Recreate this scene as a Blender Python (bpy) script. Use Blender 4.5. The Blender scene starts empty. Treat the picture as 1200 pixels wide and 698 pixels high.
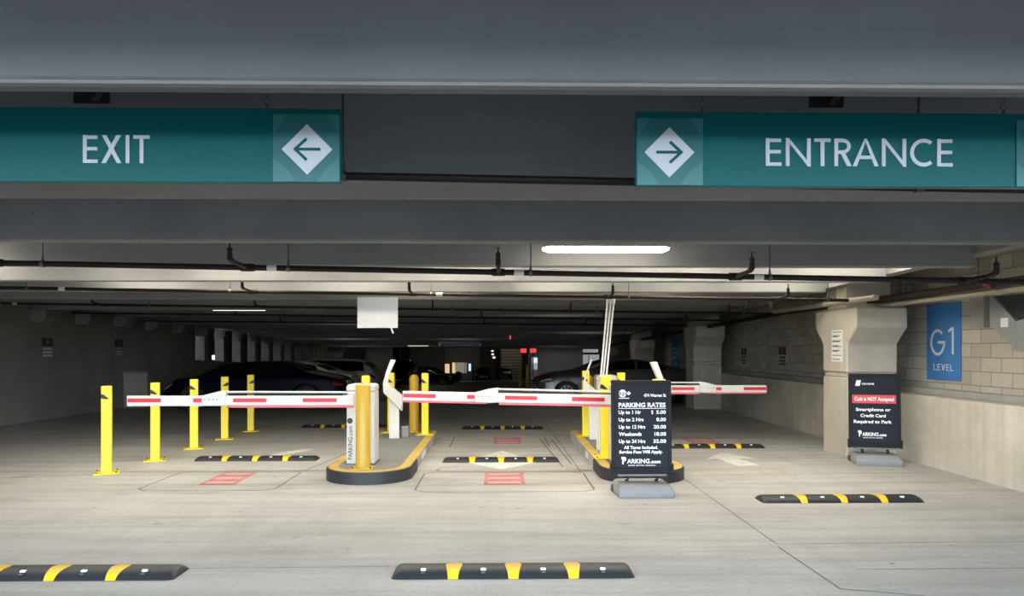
import bpy, math, random
from mathutils import Vector, Matrix
random.seed(7)
S = bpy.context.scene
COL = S.collection
PI = math.pi

# ------------------------------------------------------------------ camera
cd = bpy.data.cameras.new('camera')
cam = bpy.data.objects.new('camera', cd)
COL.objects.link(cam)
cam.location = (0, 0, 1.6)
cam.rotation_euler = (PI/2, 0, -math.radians(1.0))
cd.sensor_width = 36
cd.lens = 36*870/1200
cd.shift_y = 59/1200
cd.clip_end = 300
S.camera = cam
# ------------------------------------------------------------------ light
LAMP = 56.0
w = bpy.data.worlds.new('sky')
S.world = w
w.use_nodes = True
bg = w.node_tree.nodes['Background']
bg.inputs[0].default_value = (0.72, 0.85, 1.0, 1)
bg.inputs[1].default_value = 14.0
S.view_settings.view_transform = 'Standard'
S.view_settings.look = 'None'
S.view_settings.exposure = 0.0
S.view_settings.gamma = 1.0
S.view_settings.use_curve_mapping = False

# ------------------------------------------------------------------ materials
def srgb(r, g, b):
    f = lambda c: (c/12.92 if c <= .04045 else ((c+.055)/1.055)**2.4)
    return (f(r/255), f(g/255), f(b/255), 1)

class NT:
    def __init__(s, name):
        s.m = bpy.data.materials.new(name)
        s.m.use_nodes = True
        s.n = s.m.node_tree.nodes
        s.l = s.m.node_tree.links
        s.b = s.n['Principled BSDF']
    def node(s, t, **k):
        x = s.n.new(t)
        for a, v in k.items():
            setattr(x, a, v)
        return x
    def put(s, sock, v):
        if isinstance(v, bpy.types.NodeSocket):
            s.l.new(v, sock)
        else:
            sock.default_value = v
    def pos(s):
        return s.node('ShaderNodeNewGeometry').outputs['Position']
    def obj(s):
        return s.node('ShaderNodeTexCoord').outputs['Object']
    def mapping(s, v, scale=(1, 1, 1), loc=(0, 0, 0)):
        x = s.node('ShaderNodeMapping')
        s.l.new(v, x.inputs[0])
        x.inputs['Scale'].default_value = scale
        x.inputs['Location'].default_value = loc
        return x.outputs[0]
    def noise(s, v, scale, detail=5, rough=.6):
        x = s.node('ShaderNodeTexNoise')
        s.l.new(v, x.inputs['Vector'])
        x.inputs['Scale'].default_value = scale
        x.inputs['Detail'].default_value = detail
        x.inputs['Roughness'].default_value = rough
        return x.outputs['Fac']
    def ramp(s, fac, a, b, ca=(0, 0, 0, 1), cb=(1, 1, 1, 1)):
        x = s.node('ShaderNodeValToRGB')
        s.l.new(fac, x.inputs[0])
        e = x.color_ramp.elements
        e[0].position, e[0].color = a, ca
        e[1].position, e[1].color = b, cb
        return x.outputs[0]
    def mix(s, fac, a, b, mode='MIX'):
        x = s.node('ShaderNodeMix', data_type='RGBA', blend_type=mode)
        s.put(x.inputs[0], fac)
        s.put(x.inputs[6], a)
        s.put(x.inputs[7], b)
        return x.outputs[2]
    def math(s, op, a, b=0.0, c=0.0):
        x = s.node('ShaderNodeMath', operation=op)
        s.put(x.inputs[0], a)
        s.put(x.inputs[1], b)
        s.put(x.inputs[2], c)
        return x.outputs[0]
    def bump(s, h, strength=.2, dist=.01):
        x = s.node('ShaderNodeBump')
        s.l.new(h, x.inputs['Height'])
        x.inputs['Strength'].default_value = strength
        x.inputs['Distance'].default_value = dist
        s.l.new(x.outputs[0], s.b.inputs['Normal'])
    def done(s, col, rough=.6, metal=0.0):
        s.put(s.b.inputs['Base Color'], col)
        s.put(s.b.inputs['Roughness'], rough)
        s.put(s.b.inputs['Metallic'], metal)
        return s.m

def plain(name, c, rough=.5, metal=0., var=.10, scale=9, dirt=0.0, spec=.5):
    t = NT(name)
    t.b.inputs['Specular IOR Level'].default_value = spec
    v = t.obj()
    n = t.noise(v, scale, 4)
    dk = tuple(x*(1-var) for x in c[:3]) + (1,)
    col = t.mix(n, dk, c)
    if dirt:
        d = t.ramp(t.noise(v, scale*.7, 8, .75), .52, .72)
        col = t.mix(t.math('MULTIPLY', d, dirt), col, (.06, .055, .05, 1))
    return t.done(col, rough, metal)

def concrete(name, c, var=.22, streak=None, rough=.85, pits=.5):
    t = NT(name)
    p = t.pos()
    n1 = t.noise(p, .9, 6, .6)
    n2 = t.noise(p, 14, 5, .7)
    dk = tuple(x*(1-var) for x in c[:3]) + (1,)
    lt = tuple(min(1, x*(1+var*.55)) for x in c[:3]) + (1,)
    col = t.mix(t.ramp(n1, .3, .7), dk, lt)
    col = t.mix(t.math('MULTIPLY', t.ramp(n2, .35, .75), .22), col, dk)
    if streak:
        ns = t.noise(t.mapping(p, streak), 1.0, 5, .65)
        col = t.mix(t.math('MULTIPLY', t.ramp(ns, .42, .68), .5), col, dk)
    # small bug holes
    vo = t.node('ShaderNodeTexVoronoi')
    t.l.new(p, vo.inputs['Vector'])
    vo.inputs['Scale'].default_value = 8
    pit = t.ramp(vo.outputs['Distance'], .05, .10, (1, 1, 1, 1), (0, 0, 0, 1))
    pm = t.math('MULTIPLY', pit, t.ramp(t.noise(p, 2.3, 2), .5, .62))
    col = t.mix(t.math('MULTIPLY', pm, pits), col, (.03, .03, .03, 1))
    t.bump(n2, .25, .006)
    return t.done(col, rough)

def floor_mat():
    t = NT('worn_floor_concrete')
    p = t.pos()
    base, dark, light = (.44, .425, .39, 1), (.25, .24, .22, 1), (.58, .565, .525, 1)
    col = t.mix(t.ramp(t.noise(p, .35, 6, .6), .32, .68), dark, light)
    col = t.mix(.45, col, base)
    st = t.noise(t.mapping(p, (.35, 3.2, 1)), 1.2, 7, .68)         # broad drag streaks across the lanes
    col = t.mix(t.math('MULTIPLY', t.ramp(st, .45, .7), .58), col, dark)
    sp = t.noise(p, 26, 5, .75)
    col = t.mix(t.math('MULTIPLY', t.ramp(sp, .48, .74), .5), col, (.2, .19, .17, 1))
    sl = t.noise(t.mapping(p, (1.4, .22, 1), (3, 9, 0)), 1.5, 6, .65)  # tyre wear along the lanes
    col = t.mix(t.math('MULTIPLY', t.ramp(sl, .5, .7), .3), col, dark)
    oil = t.ramp(t.noise(p, 2.1, 3, .5), .68, .76)
    col = t.mix(t.math('MULTIPLY', oil, .5), col, (.12, .115, .105, 1))
    fl = t.ramp(t.noise(p, 7.0, 2, .4), .765, .79)
    col = t.mix(t.math('MULTIPLY', fl, .6), col, (.07, .07, .07, 1))
    t.bump(t.math('ADD', sp, st), .25, .004)
    return t.done(col, t.ramp(st, .3, .8, (.5, .5, .5, 1), (.8, .8, .8, 1)))

def block_mat(name, c):
    t = NT(name)
    p = t.pos()
    sx = t.node('ShaderNodeSeparateXYZ')
    t.l.new(p, sx.inputs[0])
    cx = t.node('ShaderNodeCombineXYZ')
    t.l.new(sx.outputs[1], cx.inputs[0])
    t.l.new(sx.outputs[2], cx.inputs[1])
    br = t.node('ShaderNodeTexBrick')
    t.l.new(cx.outputs[0], br.inputs['Vector'])
    br.inputs['Color1'].default_value = tuple(x*.82 for x in c[:3]) + (1,)
    br.inputs['Color2'].default_value = tuple(min(1, x*1.12) for x in c[:3]) + (1,)
    br.inputs['Mortar'].default_value = tuple(x*.45 for x in c[:3]) + (1,)
    br.inputs['Scale'].default_value = 1
    br.inputs['Brick Width'].default_value = .40
    br.inputs['Row Height'].default_value = .185
    br.inputs['Mortar Size'].default_value = .006
    br.inputs['Mortar Smooth'].default_value = .3
    n = t.noise(p, 20, 5, .7)
    col = t.mix(t.math('MULTIPLY', t.ramp(n, .4, .75), .25), br.outputs['Color'], tuple(x*.6 for x in c[:3]) + (1,))
    t.bump(t.math('SUBTRACT', 1.0, br.outputs['Fac']), .6, .008)
    return t.done(col, .9)

def paint_mat(name, c, lo=.42, hi=.6, under=(.40, .385, .35, 1), sc=9):
    t = NT(name)
    p = t.pos()
    n = t.noise(p, sc, 8, .75)
    f = t.ramp(n, lo, hi)
    return t.done(t.mix(f, c, under), .75)

def emit(name, c, s):
    t = NT(name)
    t.b.inputs['Emission Color'].default_value = c
    t.b.inputs['Emission Strength'].default_value = s
    return t.done(c, .5)

M = {}
M['beam'] = concrete('beam_concrete', (.245, .24, .235, 1), .2, (.25, 3, 6))
M['deck'] = concrete('deck_concrete', (.22, .215, .205, 1), .15)
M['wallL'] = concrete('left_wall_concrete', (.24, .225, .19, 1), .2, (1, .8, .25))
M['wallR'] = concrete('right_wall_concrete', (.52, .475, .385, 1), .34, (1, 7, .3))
M['pil'] = concrete('pilaster_concrete', (.50, .455, .37, 1), .22, (3, 3, .6))
M['ledge'] = concrete('ledge_concrete', (.36, .345, .31, 1), .2)
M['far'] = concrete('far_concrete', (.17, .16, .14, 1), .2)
M['floor'] = floor_mat()
M['block'] = block_mat('concrete_block', (.46, .415, .335, 1))
M['apron'] = concrete('street_apron', (.017, .018, .021, 1), .15)
M['island'] = concrete('island_grey', (.20, .20, .19, 1), .25)
M['curb'] = concrete('curb_grey', (.40, .385, .35, 1), .5)
M['yedge'] = paint_mat('worn_yellow_kerb_paint', (.56, .38, .08, 1), .46, .74, (.26, .22, .14, 1))
M['rubber'] = plain('black_rubber', (.022, .023, .026, 1), .55, 0, .3, 30)
M['rubber_grey'] = plain('dusty_rubber', (.026, .027, .031, 1), .5, 0, .4, 14, spec=.35)
M['yellow'] = plain('yellow_paint', (.90, .69, .025, 1), .45, 0, .08, 6, .10)
M['gold'] = plain('golden_sleeve', (.56, .34, .028, 1), .38, 0, .12, 5, .12)
M['bumpyellow'] = plain('bump_yellow', (.86, .52, .02, 1), .5, 0, .12, 12, .15)
M['black'] = plain('black_plastic', (.012, .012, .014, 1), .5)
M['board'] = plain('black_board', (.016, .018, .026, 1), .6, 0, .1, spec=.18)
M['frame'] = plain('black_frame', (.010, .010, .011, 1), .5, spec=.2)
M['greybase'] = plain('grey_plastic_base', (.25, .25, .26, 1), .6, 0, .15, 10, .15)
M['white'] = plain('white_enamel', (.62, .605, .565, 1), .4, 0, .05, 6, .10)
M['cream'] = plain('cream_enamel', (.70, .66, .56, 1), .45, 0, .06, 6, .1)
M['letter'] = plain('white_vinyl', (.85, .85, .83, 1), .5, 0, .03)
M['paper'] = plain('white_paper', (.74, .73, .70, 1), .7, 0, .05)
M['ink'] = plain('dark_ink', (.05, .05, .05, 1), .7)
M['red'] = plain('red_reflective_tape', (.55, .008, .014, 1), .35, 0, .08)
M['redband'] = plain('red_band', (.62, .06, .07, 1), .5, 0, .05)
M['pink'] = plain('red_arm_strip', (.62, .13, .15, 1), .4, 0, .06)
M['teal'] = plain('teal_sign', (.002, .115, .108, 1), .35, 0, .04, 2, spec=.22)
M['teal2'] = plain('pale_teal_tile', (.025, .15, .145, 1), .3, 0, .04, 2)
M['teal3'] = plain('teal_facet', (.05, .20, .19, 1), .3, 0, .04, 2)
M['signwhite'] = plain('sign_white', (.62, .64, .63, 1), .35, 0, .03)
M['pipe'] = plain('dark_brown_pipe', (.022, .012, .010, 1), .6, 0, .3, 12, spec=.25)
M['rustpipe'] = plain('rust_red_fitting', (.20, .045, .03, 1), .6, .2, .3, 15)
M['rod'] = plain('steel_rod', (.14, .14, .14, 1), .45, .8)
M['conduit'] = plain('white_conduit', (.72, .70, .66, 1), .4, .1)
M['pvc'] = plain('beige_pipe', (.30, .26, .20, 1), .5)
M['galv'] = plain('galvanized_steel', (.42, .43, .42, 1), .42, .55, .2, 5)
M['darkmetal'] = plain('dark_metal', (.05, .05, .052, 1), .5, .4)
M['blue'] = plain('blue_banner', (.055, .22, .52, 1), .6, 0, .3, 3)
M['diffuser'] = emit('lit_diffuser', (1, .93, .80, 1), LAMP)
M['diffuser_dim'] = emit('dim_lit_diffuser', (1, .90, .72, 1), LAMP*.05)
M['diffuser_mid'] = emit('soft_lit_diffuser', (1, .93, .78, 1), LAMP*.56)
M['diffuser_fill'] = emit('fill_lamp_diffuser', (1, .90, .74, 1), LAMP*.22)  # for the lamps added to brighten deep bays and far end
M['housing'] = plain('fixture_housing', (.7, .7, .68, 1), .5)
M['redpaint'] = paint_mat('worn_red_floor_paint', (.46, .12, .12, 1), .45, .78)
M['whitepaint'] = paint_mat('worn_white_floor_paint', (.66, .65, .61, 1), .44, .72)
M['pinkpaint'] = paint_mat('worn_white_on_red_paint', (.56, .30, .28, 1), .35, .66)
M['cut'] = plain('saw_cut_sealant', (.085, .08, .075, 1), .8)
M['glass'] = plain('dark_car_glass', (.006, .007, .008, 1), .06)
M['tyre'] = plain('tyre_rubber', (.012, .012, .012, 1), .8)
M['rim'] = plain('alloy_rim', (.35, .35, .36, 1), .3, .8)
M['rimdark'] = plain('dark_alloy_rim', (.05, .05, .055, 1), .35, .7)
M['navy'] = plain('navy_car_paint', (.001, .002, .010, 1), .35, 0, spec=.06)
M['silver'] = plain('silver_car_paint', (.46, .44, .39, 1), .35, .1)
M['carblack'] = plain('black_car_paint', (.005, .005, .006, 1), .18, 0, spec=.35)
M['cargrey'] = plain('grey_car_paint', (.12, .118, .115, 1), .22, .5)
M['lens'] = plain('headlight_lens', (.65, .66, .68, 1), .1)
M['taillens'] = plain('tail_light_lens', (.32, .01, .012, 1), .2)
M['trimblack'] = plain('black_car_trim', (.01, .01, .01, 1), .5)
M['plate'] = plain('number_plate', (.6, .6, .58, 1), .5)
M['litwarm'] = emit('warm_lit_window', (1, .70, .42, 1), .75)
M['litcool'] = emit('cool_lit_screen', (.55, .85, 1, 1), 1.1)
M['litwhite'] = emit('lit_lobby', (.78, .84, .86, 1), .32)
M['litred'] = emit('red_lit_sign', (1, .08, .09, 1), .8)
M['spark'] = emit('small_lamp', (1, .98, .92, 1), 1.6)
M['bluegrey'] = plain('blue_grey_door', (.22, .27, .30, 1), .5)
M['officewall'] = concrete('office_wall', (.34, .34, .33, 1), .1)
M['inside'] = plain('office_inside', (.5, .44, .34, 1), .8)

# ------------------------------------------------------------------ mesh helper
class MB:
    def __init__(s):
        s.v, s.f = [], []
    def add(s, vs, fs):
        o = len(s.v)
        s.v += [tuple(x) for x in vs]
        s.f += [tuple(i+o for i in f) for f in fs]
        return s
    def box(s, x0, x1, y0, y1, z0, z1):
        vs = [(x, y, z) for z in (z0, z1) for y in (y0, y1) for x in (x0, x1)]
        return s.add(vs, [(0, 2, 3, 1), (4, 5, 7, 6), (0, 1, 5, 4), (2, 6, 7, 3), (0, 4, 6, 2), (1, 3, 7, 5)])
    def prism(s, poly, axis, a, b):
        """polygon in the two other axes, extruded along axis from a to b"""
        def mk(p, t):
            return {'x': (t, p[0], p[1]), 'y': (p[0], t, p[1]), 'z': (p[0], p[1], t)}[axis]
        n = len(poly)
        area = sum(poly[i][0]*poly[(i+1) % n][1]-poly[(i+1) % n][0]*poly[i][1] for i in range(n))
        if area < 0:
            poly = poly[::-1]
        if axis == 'y':
            poly = poly[::-1]
        vs = [mk(p, a) for p in poly] + [mk(p, b) for p in poly]
        fs = [tuple(range(n))[::-1], tuple(range(n, 2*n))]
        fs += [(i, (i+1) % n, n+(i+1) % n, n+i) for i in range(n)]
        if a > b:
            fs = [f[::-1] for f in fs]
        return s.add(vs, fs)
    def tube(s, pts, r, n=10, cap=True):
        pts = [Vector(p) for p in pts]
        rs = r if isinstance(r, (list, tuple)) else [r]*len(pts)
        rings, up = [], None
        for i, p in enumerate(pts):
            d = (pts[min(i+1, len(pts)-1)]-pts[max(i-1, 0)]).normalized()
            if up is None:
                up = Vector((0, 0, 1)) if abs(d.z) < .9 else Vector((1, 0, 0))
            a = d.cross(up).normalized()
            bb = a.cross(d).normalized()
            up = bb
            rings.append([p+(a*math.cos(2*PI*k/n)+bb*math.sin(2*PI*k/n))*rs[i] for k in range(n)])
        vs = [q for rg in rings for q in rg]
        fs = []
        for i in range(len(pts)-1):
            for k in range(n):
                fs.append((i*n+k, i*n+(k+1) % n, (i+1)*n+(k+1) % n, (i+1)*n+k))
        if cap:
            fs.append(tuple(range(n))[::-1])
            fs.append(tuple((len(pts)-1)*n+k for k in range(n)))
        return s.add(vs, fs)
    def lathe(s, prof, n=24, c=(0, 0, 0)):
        vs = [(c[0]+r*math.cos(2*PI*k/n), c[1]+r*math.sin(2*PI*k/n), c[2]+z) for r, z in prof for k in range(n)]
        fs = []
        for i in range(len(prof)-1):
            for k in range(n):
                fs.append((i*n+k, i*n+(k+1) % n, (i+1)*n+(k+1) % n, (i+1)*n+k))
        fs.append(tuple(range(n))[::-1])
        fs.append(tuple((len(prof)-1)*n+k for k in range(n)))
        return s.add(vs, fs)
    def build(s, name, mat, parent=None, smooth=False, bevel=0, seg=2):
        me = bpy.data.meshes.new(name)
        me.from_pydata(s.v, [], s.f)
        me.validate()
        me.update()
        me.materials.append(mat)
        if smooth:
            me.polygons.foreach_set('use_smooth', [True]*len(me.polygons))
            try:
                me.set_sharp_from_angle(angle=math.radians(40))
            except Exception:
                pass
        o = bpy.data.objects.new(name, me)
        COL.objects.link(o)
        if parent:
            o.parent = parent
        if bevel:
            b = o.modifiers.new('bevel', 'BEVEL')
            b.width = bevel
            b.segments = seg
            b.limit_method = 'ANGLE'
        return o

def empty(name, loc=(0, 0, 0), rz=0, rx=0):
    o = bpy.data.objects.new(name, None)
    COL.objects.link(o)
    o.empty_display_size = .2
    o.location = loc
    o.rotation_euler = (rx, 0, rz)
    return o
def tag(o, label, cat, group=None):
    o['label'] = label
    o['category'] = cat
    if group:
        o['group'] = group
    return o
def thing(name, label, cat, loc=(0, 0, 0), rz=0, group=None, rx=0):
    return tag(empty(name, loc, rz, rx), label, cat, group)
def struct(o):
    o['kind'] = 'structure'
    return o
def copy_tree(o, parent=None):
    c = o.copy()
    COL.objects.link(c)
    c.parent = parent
    for ch in o.children:
        copy_tree(ch, c)
    return c

# ---- lettering ----
def raw_text(s, bold):
    cu = bpy.data.curves.new('t', 'FONT')
    cu.body = s
    cu.size = 1
    cu.offset = bold
    cu.resolution_u = 3
    o = bpy.data.objects.new('t', cu)
    COL.objects.link(o)
    dg = bpy.context.evaluated_depsgraph_get()
    me = bpy.data.meshes.new_from_object(o.evaluated_get(dg))
    vs = [tuple(v.co) for v in me.vertices]
    fs = [tuple(p.vertices) for p in me.polygons]
    bpy.data.objects.remove(o)
    bpy.data.curves.remove(cu)
    bpy.data.meshes.remove(me)
    return vs, fs
_cap = {}
def cap_h(bold):
    if bold not in _cap:
        vs, _ = raw_text('H', bold)
        _cap[bold] = max(v[1] for v in vs)-min(v[1] for v in vs)
    return _cap[bold]
def text(mb, s, x0, x1, zb, cap, y=0.0, bold=.034, rot=None):
    """flat lettering facing -Y, from x0 to x1 on the base line zb"""
    vs, fs = raw_text(s, bold)
    k = cap/cap_h(bold)
    a, b = min(v[0] for v in vs), max(v[0] for v in vs)
    sx = (x1-x0)/(b-a)
    out = [(x0+(v[0]-a)*sx, y, zb+v[1]*k) for v in vs]
    if rot:
        out = [rot(p) for p in out]
    return mb.add(out, fs)

def stroke(mb, pts, t, y, d=.004):
    """a bar of constant width along a 2D poly-line in XZ, mitred, d deep"""
    n = len(pts)
    L, R = [], []
    for i in range(n):
        p = Vector(pts[i])
        d0 = (p-Vector(pts[i-1])).normalized() if i else None
        d1 = (Vector(pts[i+1])-p).normalized() if i < n-1 else None
        if d0 is None: d0 = d1
        if d1 is None: d1 = d0
        m = Vector((-(d0.y+d1.y), d0.x+d1.x)).normalized()
        k = 1/max(.35, m.dot(Vector((-d0.y, d0.x))))
        L.append(p+m*t/2*k)
        R.append(p-m*t/2*k)
    for i in range(n-1):
        mb.prism([L[i], L[i+1], R[i+1], R[i]], 'y', y-d, y)
def arc(cx, cz, rx, rz, a0, a1, n=24):
    return [(cx+rx*math.cos(math.radians(a0+(a1-a0)*i/n)), cz+rz*math.sin(math.radians(a0+(a1-a0)*i/n))) for i in range(n+1)]
def glyph(mb, ch, x, wd, z, h, y, t=.135):
    """geometric sans capitals built from bars"""
    T = t*h
    P = lambda a, b: (x+a*wd, z+b*h)
    e = T/2
    def bar(*p): stroke(mb, list(p), T, y)
    if ch == 'E':
        mb.prism([(x, z), (x+T, z), (x+T, z+h), (x, z+h)], 'y', y-.004, y)
        for zz, ww in ((z, 1), (z+h*.5-e+.02*h, .96), (z+h-T, .98)):
            mb.prism([(x+T, zz), (x+wd*ww, zz), (x+wd*ww, zz+T*.9), (x+T, zz+T*.9)], 'y', y-.004, y)
    elif ch == 'L':
        mb.prism([(x, z), (x+wd, z), (x+wd, z+T*.9), (x+T, z+T*.9), (x+T, z+h), (x, z+h)], 'y', y-.004, y)
    elif ch == 'I':
        mb.prism([(x, z), (x+wd, z), (x+wd, z+h), (x, z+h)], 'y', y-.004, y)
    elif ch == 'T':
        mb.prism([(x, z+h-T*.9), (x+wd, z+h-T*.9), (x+wd, z+h), (x, z+h)], 'y', y-.004, y)
        c = x+wd/2
        mb.prism([(c-e, z), (c+e, z), (c+e, z+h-T*.9), (c-e, z+h-T*.9)], 'y', y-.004, y)
    elif ch == 'X':
        q = T*1.2
        mb.prism([(x, z), (x+q, z), (x+wd*.97, z+h), (x+wd*.97-q, z+h)], 'y', y-.004, y)
        mb.prism([(x+wd, z), (x+wd-q, z), (x+wd*.03, z+h), (x+wd*.03+q, z+h)], 'y', y-.0043, y)
    elif ch == 'V':
        q = T*1.15; c = x+wd/2
        mb.prism([(c-q/2, z), (c+q/2, z), (x+q, z+h), (x, z+h)], 'y', y-.004, y)
        mb.prism([(c-q/2, z), (c+q/2, z), (x+wd, z+h), (x+wd-q, z+h)], 'y', y-.0043, y)
    elif ch == 'N':
        for a in (x, x+wd-T):
            mb.prism([(a, z), (a+T, z), (a+T, z+h), (a, z+h)], 'y', y-.004, y)
        q = T*1.25
        mb.prism([(x+wd, z-.02*h), (x+wd-q*.6, z-.02*h), (x, z+h*1.02-q*.2), (x, z+h*1.02), (x+q*.55, z+h*1.02-.02*h)], 'y', y-.0043, y)
        mb.prism([(x, z+h), (x+q*.7, z+h), (x+wd, z+q*.25), (x+wd, z), (x+wd-q*.7, z)], 'y', y-.0046, y)
    elif ch == 'A':
        q = T*1.15; c = x+wd/2
        mb.prism([(x, z), (x+q, z), (c+q*.25, z+h), (c-q*.25, z+h)], 'y', y-.004, y)
        mb.prism([(x+wd, z), (x+wd-q, z), (c-q*.25, z+h), (c+q*.25, z+h)], 'y', y-.0043, y)
        mb.prism([(x+wd*.2, z+h*.26), (x+wd*.8, z+h*.26), (x+wd*.75, z+h*.26+T*.9), (x+wd*.25, z+h*.26+T*.9)], 'y', y-.0046, y)
    elif ch == 'R':
        mb.prism([(x, z), (x+T, z), (x+T, z+h), (x, z+h)], 'y', y-.004, y)
        r = h*.28
        cz = z+h-r
        xs = x+wd*.45
        stroke(mb, [(x+T, z+h-e)]+arc(xs, cz, wd*.42-e*.2, r-e, 90, -90, 14)+[(x+T, cz-r+e)], T*.95, y)
        q = T*1.25
        mb.prism([(x+wd, z), (x+wd-q, z), (x+wd*.36, z+h*.46), (x+wd*.36+q, z+h*.46)], 'y', y-.0043, y)
    elif ch == 'C':
        r = h*.5
        stroke(mb, arc(x+wd*.62, z+h/2, wd*.62-e, r-e*.9, 52, 308, 28), T, y)
    elif ch == 'G':
        stroke(mb, arc(x+wd*.5, z+h/2, wd*.5-e, h/2-e, 48, 360, 34)+[(x+wd*.52, z+h*.5)], T, y)
    elif ch == '1':
        mb.prism([(x+wd-T, z), (x+wd, z), (x+wd, z+h), (x+wd-T, z+h)], 'y', y-.004, y)
        mb.prism([(x+wd-T, z+h), (x+wd-T, z+h-T), (x, z+h-T*1.75), (x, z+h-T*.9)], 'y', y-.004, y)

# ================================================================== STRUCTURE
KN = 20.0                      # beyond this the deck ramps down
SL = 1/30.0
def gz(y):
    return 0.0 if y < KN else -(y-KN)*SL
def quad_slab(name, x0, x1, ys, z_of, thick, mat):
    mb = MB()
    top = [(x, y, z_of(y)) for y in ys for x in (x0, x1)]
    n = len(ys)
    bot = [(x, y, z-thick) for x, y, z in top]
    fs = []
    for i in range(n-1):
        a = 2*i
        fs.append((a, a+1, a+3, a+2))
        o = 2*n
        fs.append((o+a, o+a+2, o+a+3, o+a+1))
        fs.append((a, a+2, o+a+2, o+a))
        fs.append((a+1, o+a+1, o+a+3, a+3))
    fs.append((0, 2*n, 2*n+1, 1))
    fs.append((2*n-2, 2*n-1, 4*n-1, 4*n-2))
    mb.add(top+bot, fs)
    return struct(mb.build(name, mat))

XL, XR, XB = -10.2, 5.83, 6.3
quad_slab('floor', -14.5, 6.9, [4.3, 10, KN, 44, 97], gz, .3, M['floor'])
quad_slab('ground', -400, 400, [-400, 4.3], lambda y: -.02, .3, M['apron'])  # unseen ground, kept near black to limit light bounced onto the beams
# deck above
quad_slab('ceiling', -14.5, 6.9, [.45, 10, KN, 45], lambda y: 3.2+gz(y), .2, M['deck'])
quad_slab('ceiling', -14.5, 9, [45, 98], lambda y: 2.35, .35, M['far'])

# cross beams (stems of the precast deck)
beams = [(.5, .75, 2.555), (2.363, 2.483, 2.445), (3.70, 4.25, 2.445)]  # first one is an unseen lintel, added to hold sky light off the next
y = 5.88
while y < 44:
    beams.append((y, y+.14, 2.445+gz(y)))
    y += 1.755
for i, (a, b, z) in enumerate(beams):
    top = 3.02+gz(a)
    t = .035
    x1 = 4.95 if a > 5 else 6.6
    x0 = XL-.0 if a > 5 else -12
    mb = MB().prism([(a, z), (a-t, top), (b+t, top), (b, z)], 'x', x0, x1)
    o = struct(mb.build('ceiling_beam', M['beam'], bevel=.012, seg=1))
    if a > 5:
        c = (a+b)/2
        cb = MB()
        cb.prism([(XL-.02, z-.27), (XL+.26, z-.27), (XL+.36, z-.16), (XL+.36, z), (XL-.02, z)], 'y', c-.17, c+.17)
        struct(cb.build('beam_corbel', M['wallL']))
# narrow lip under the first beam and the girder carrying the right-hand beam ends
struct(MB().box(-12, 6.6, 2.365, 2.40, 2.436, 2.447).build('trim_1', M['ledge']))
struct(MB().prism([(5.6, 2.62), (43.9, 2.62+gz(43.9)), (43.9, 3.02+gz(43.9)), (KN, 3.02), (5.6, 3.02)], 'x', 4.93, 5.12).build('trim_2', M['beam']))

# left wall: full height, then parapet with hanging posts
ys = [1, 10, KN, 25.0]
mb = MB()
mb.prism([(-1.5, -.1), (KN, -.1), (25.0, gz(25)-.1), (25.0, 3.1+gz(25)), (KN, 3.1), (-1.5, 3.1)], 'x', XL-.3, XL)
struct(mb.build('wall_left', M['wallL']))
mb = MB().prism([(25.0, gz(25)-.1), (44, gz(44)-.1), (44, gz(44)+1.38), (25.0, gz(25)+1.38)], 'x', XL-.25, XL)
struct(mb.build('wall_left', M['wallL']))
mb = MB().prism([(20, gz(20)-.3), (60, gz(60)-.3), (60, 3), (20, 3.1)], 'x', -14.5, -14.2)
struct(mb.build('wall_left_outer', M['far']))
k = 0
y = 25.6
while y < 43.5:
    struct(MB().box(XL-.2, XL+.12, y, y+.3, gz(y)+1.36, gz(y)+3.05).build('parapet_post', M['wallL']))
    y += 1.755
# right wall: low concrete wall, shadow gap, ledge, block wall
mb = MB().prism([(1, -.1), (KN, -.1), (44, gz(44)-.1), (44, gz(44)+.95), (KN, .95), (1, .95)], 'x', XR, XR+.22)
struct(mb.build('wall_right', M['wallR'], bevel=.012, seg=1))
mb = MB().prism([(1, .6), (KN, .6), (44, gz(44)+.6), (44, gz(44)+.80), (KN, .80), (1, .80)], 'x', XR+.22, XR+.30)
struct(mb.build('trim_3', M['darkmetal']))  # gap floor coloured dark to stand for its shade
mb = MB().prism([(1, .6), (KN, .6), (44, gz(44)+.6), (44, gz(44)+1.03), (KN, 1.03), (1, 1.03)], 'x', XR+.30, XB)
struct(mb.build('trim_4', M['ledge'], bevel=.01, seg=1))
mb = MB().prism([(1, -.1), (KN, -.1), (45, gz(45)-.1), (45, 3.1+gz(45)), (KN, 3.1), (1, 3.1)], 'x', XB, XB+.25)
struct(mb.build('wall_right_block', M['block']))

# pilasters on the right wall
def pilaster(y0, y1, dz=0):
    z = lambda a: a+dz
    mb = MB()
    mb.prism([(y0, -.2+dz), (y1, -.2+dz), (y1, z(1.17)), (y0, z(1.17))], 'x', 5.10, XR+.02)
    mb.prism([(y0+.02, z(1.165)), (y1-.02, z(1.165)), (y1-.02, z(1.245)), (y0+.02, z(1.245))], 'x', 5.12, XR+.02)
    mb.prism([(y0, z(1.24)), (y1, z(1.24)), (y1, z(1.66)), (y1+.28, z(1.90)), (y1+.28, z(2.19)), (y0-.28, z(2.19)), (y0-.28, z(1.90)), (y0, z(1.66))], 'x', 5.10, XR+.02)
    mb.box(5.12, XR-.02, y0+.1, y1-.1, z(2.18), z(2.64))
    return struct(mb.build('pilaster', M['pil'], bevel=.02, seg=1))
pilaster(10.8, 11.6)
pilaster(19.4, 20.2)
pilaster(28.0, 28.8, -.28)
pilaster(36.6, 37.4, -.56)

# ---- far end ----
def wallbox(name, x0, x1, y0, y1, z0, z1, mat):
    return struct(MB().box(x0, x1, y0, y1, z0, z1).build(name, mat))
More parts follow.
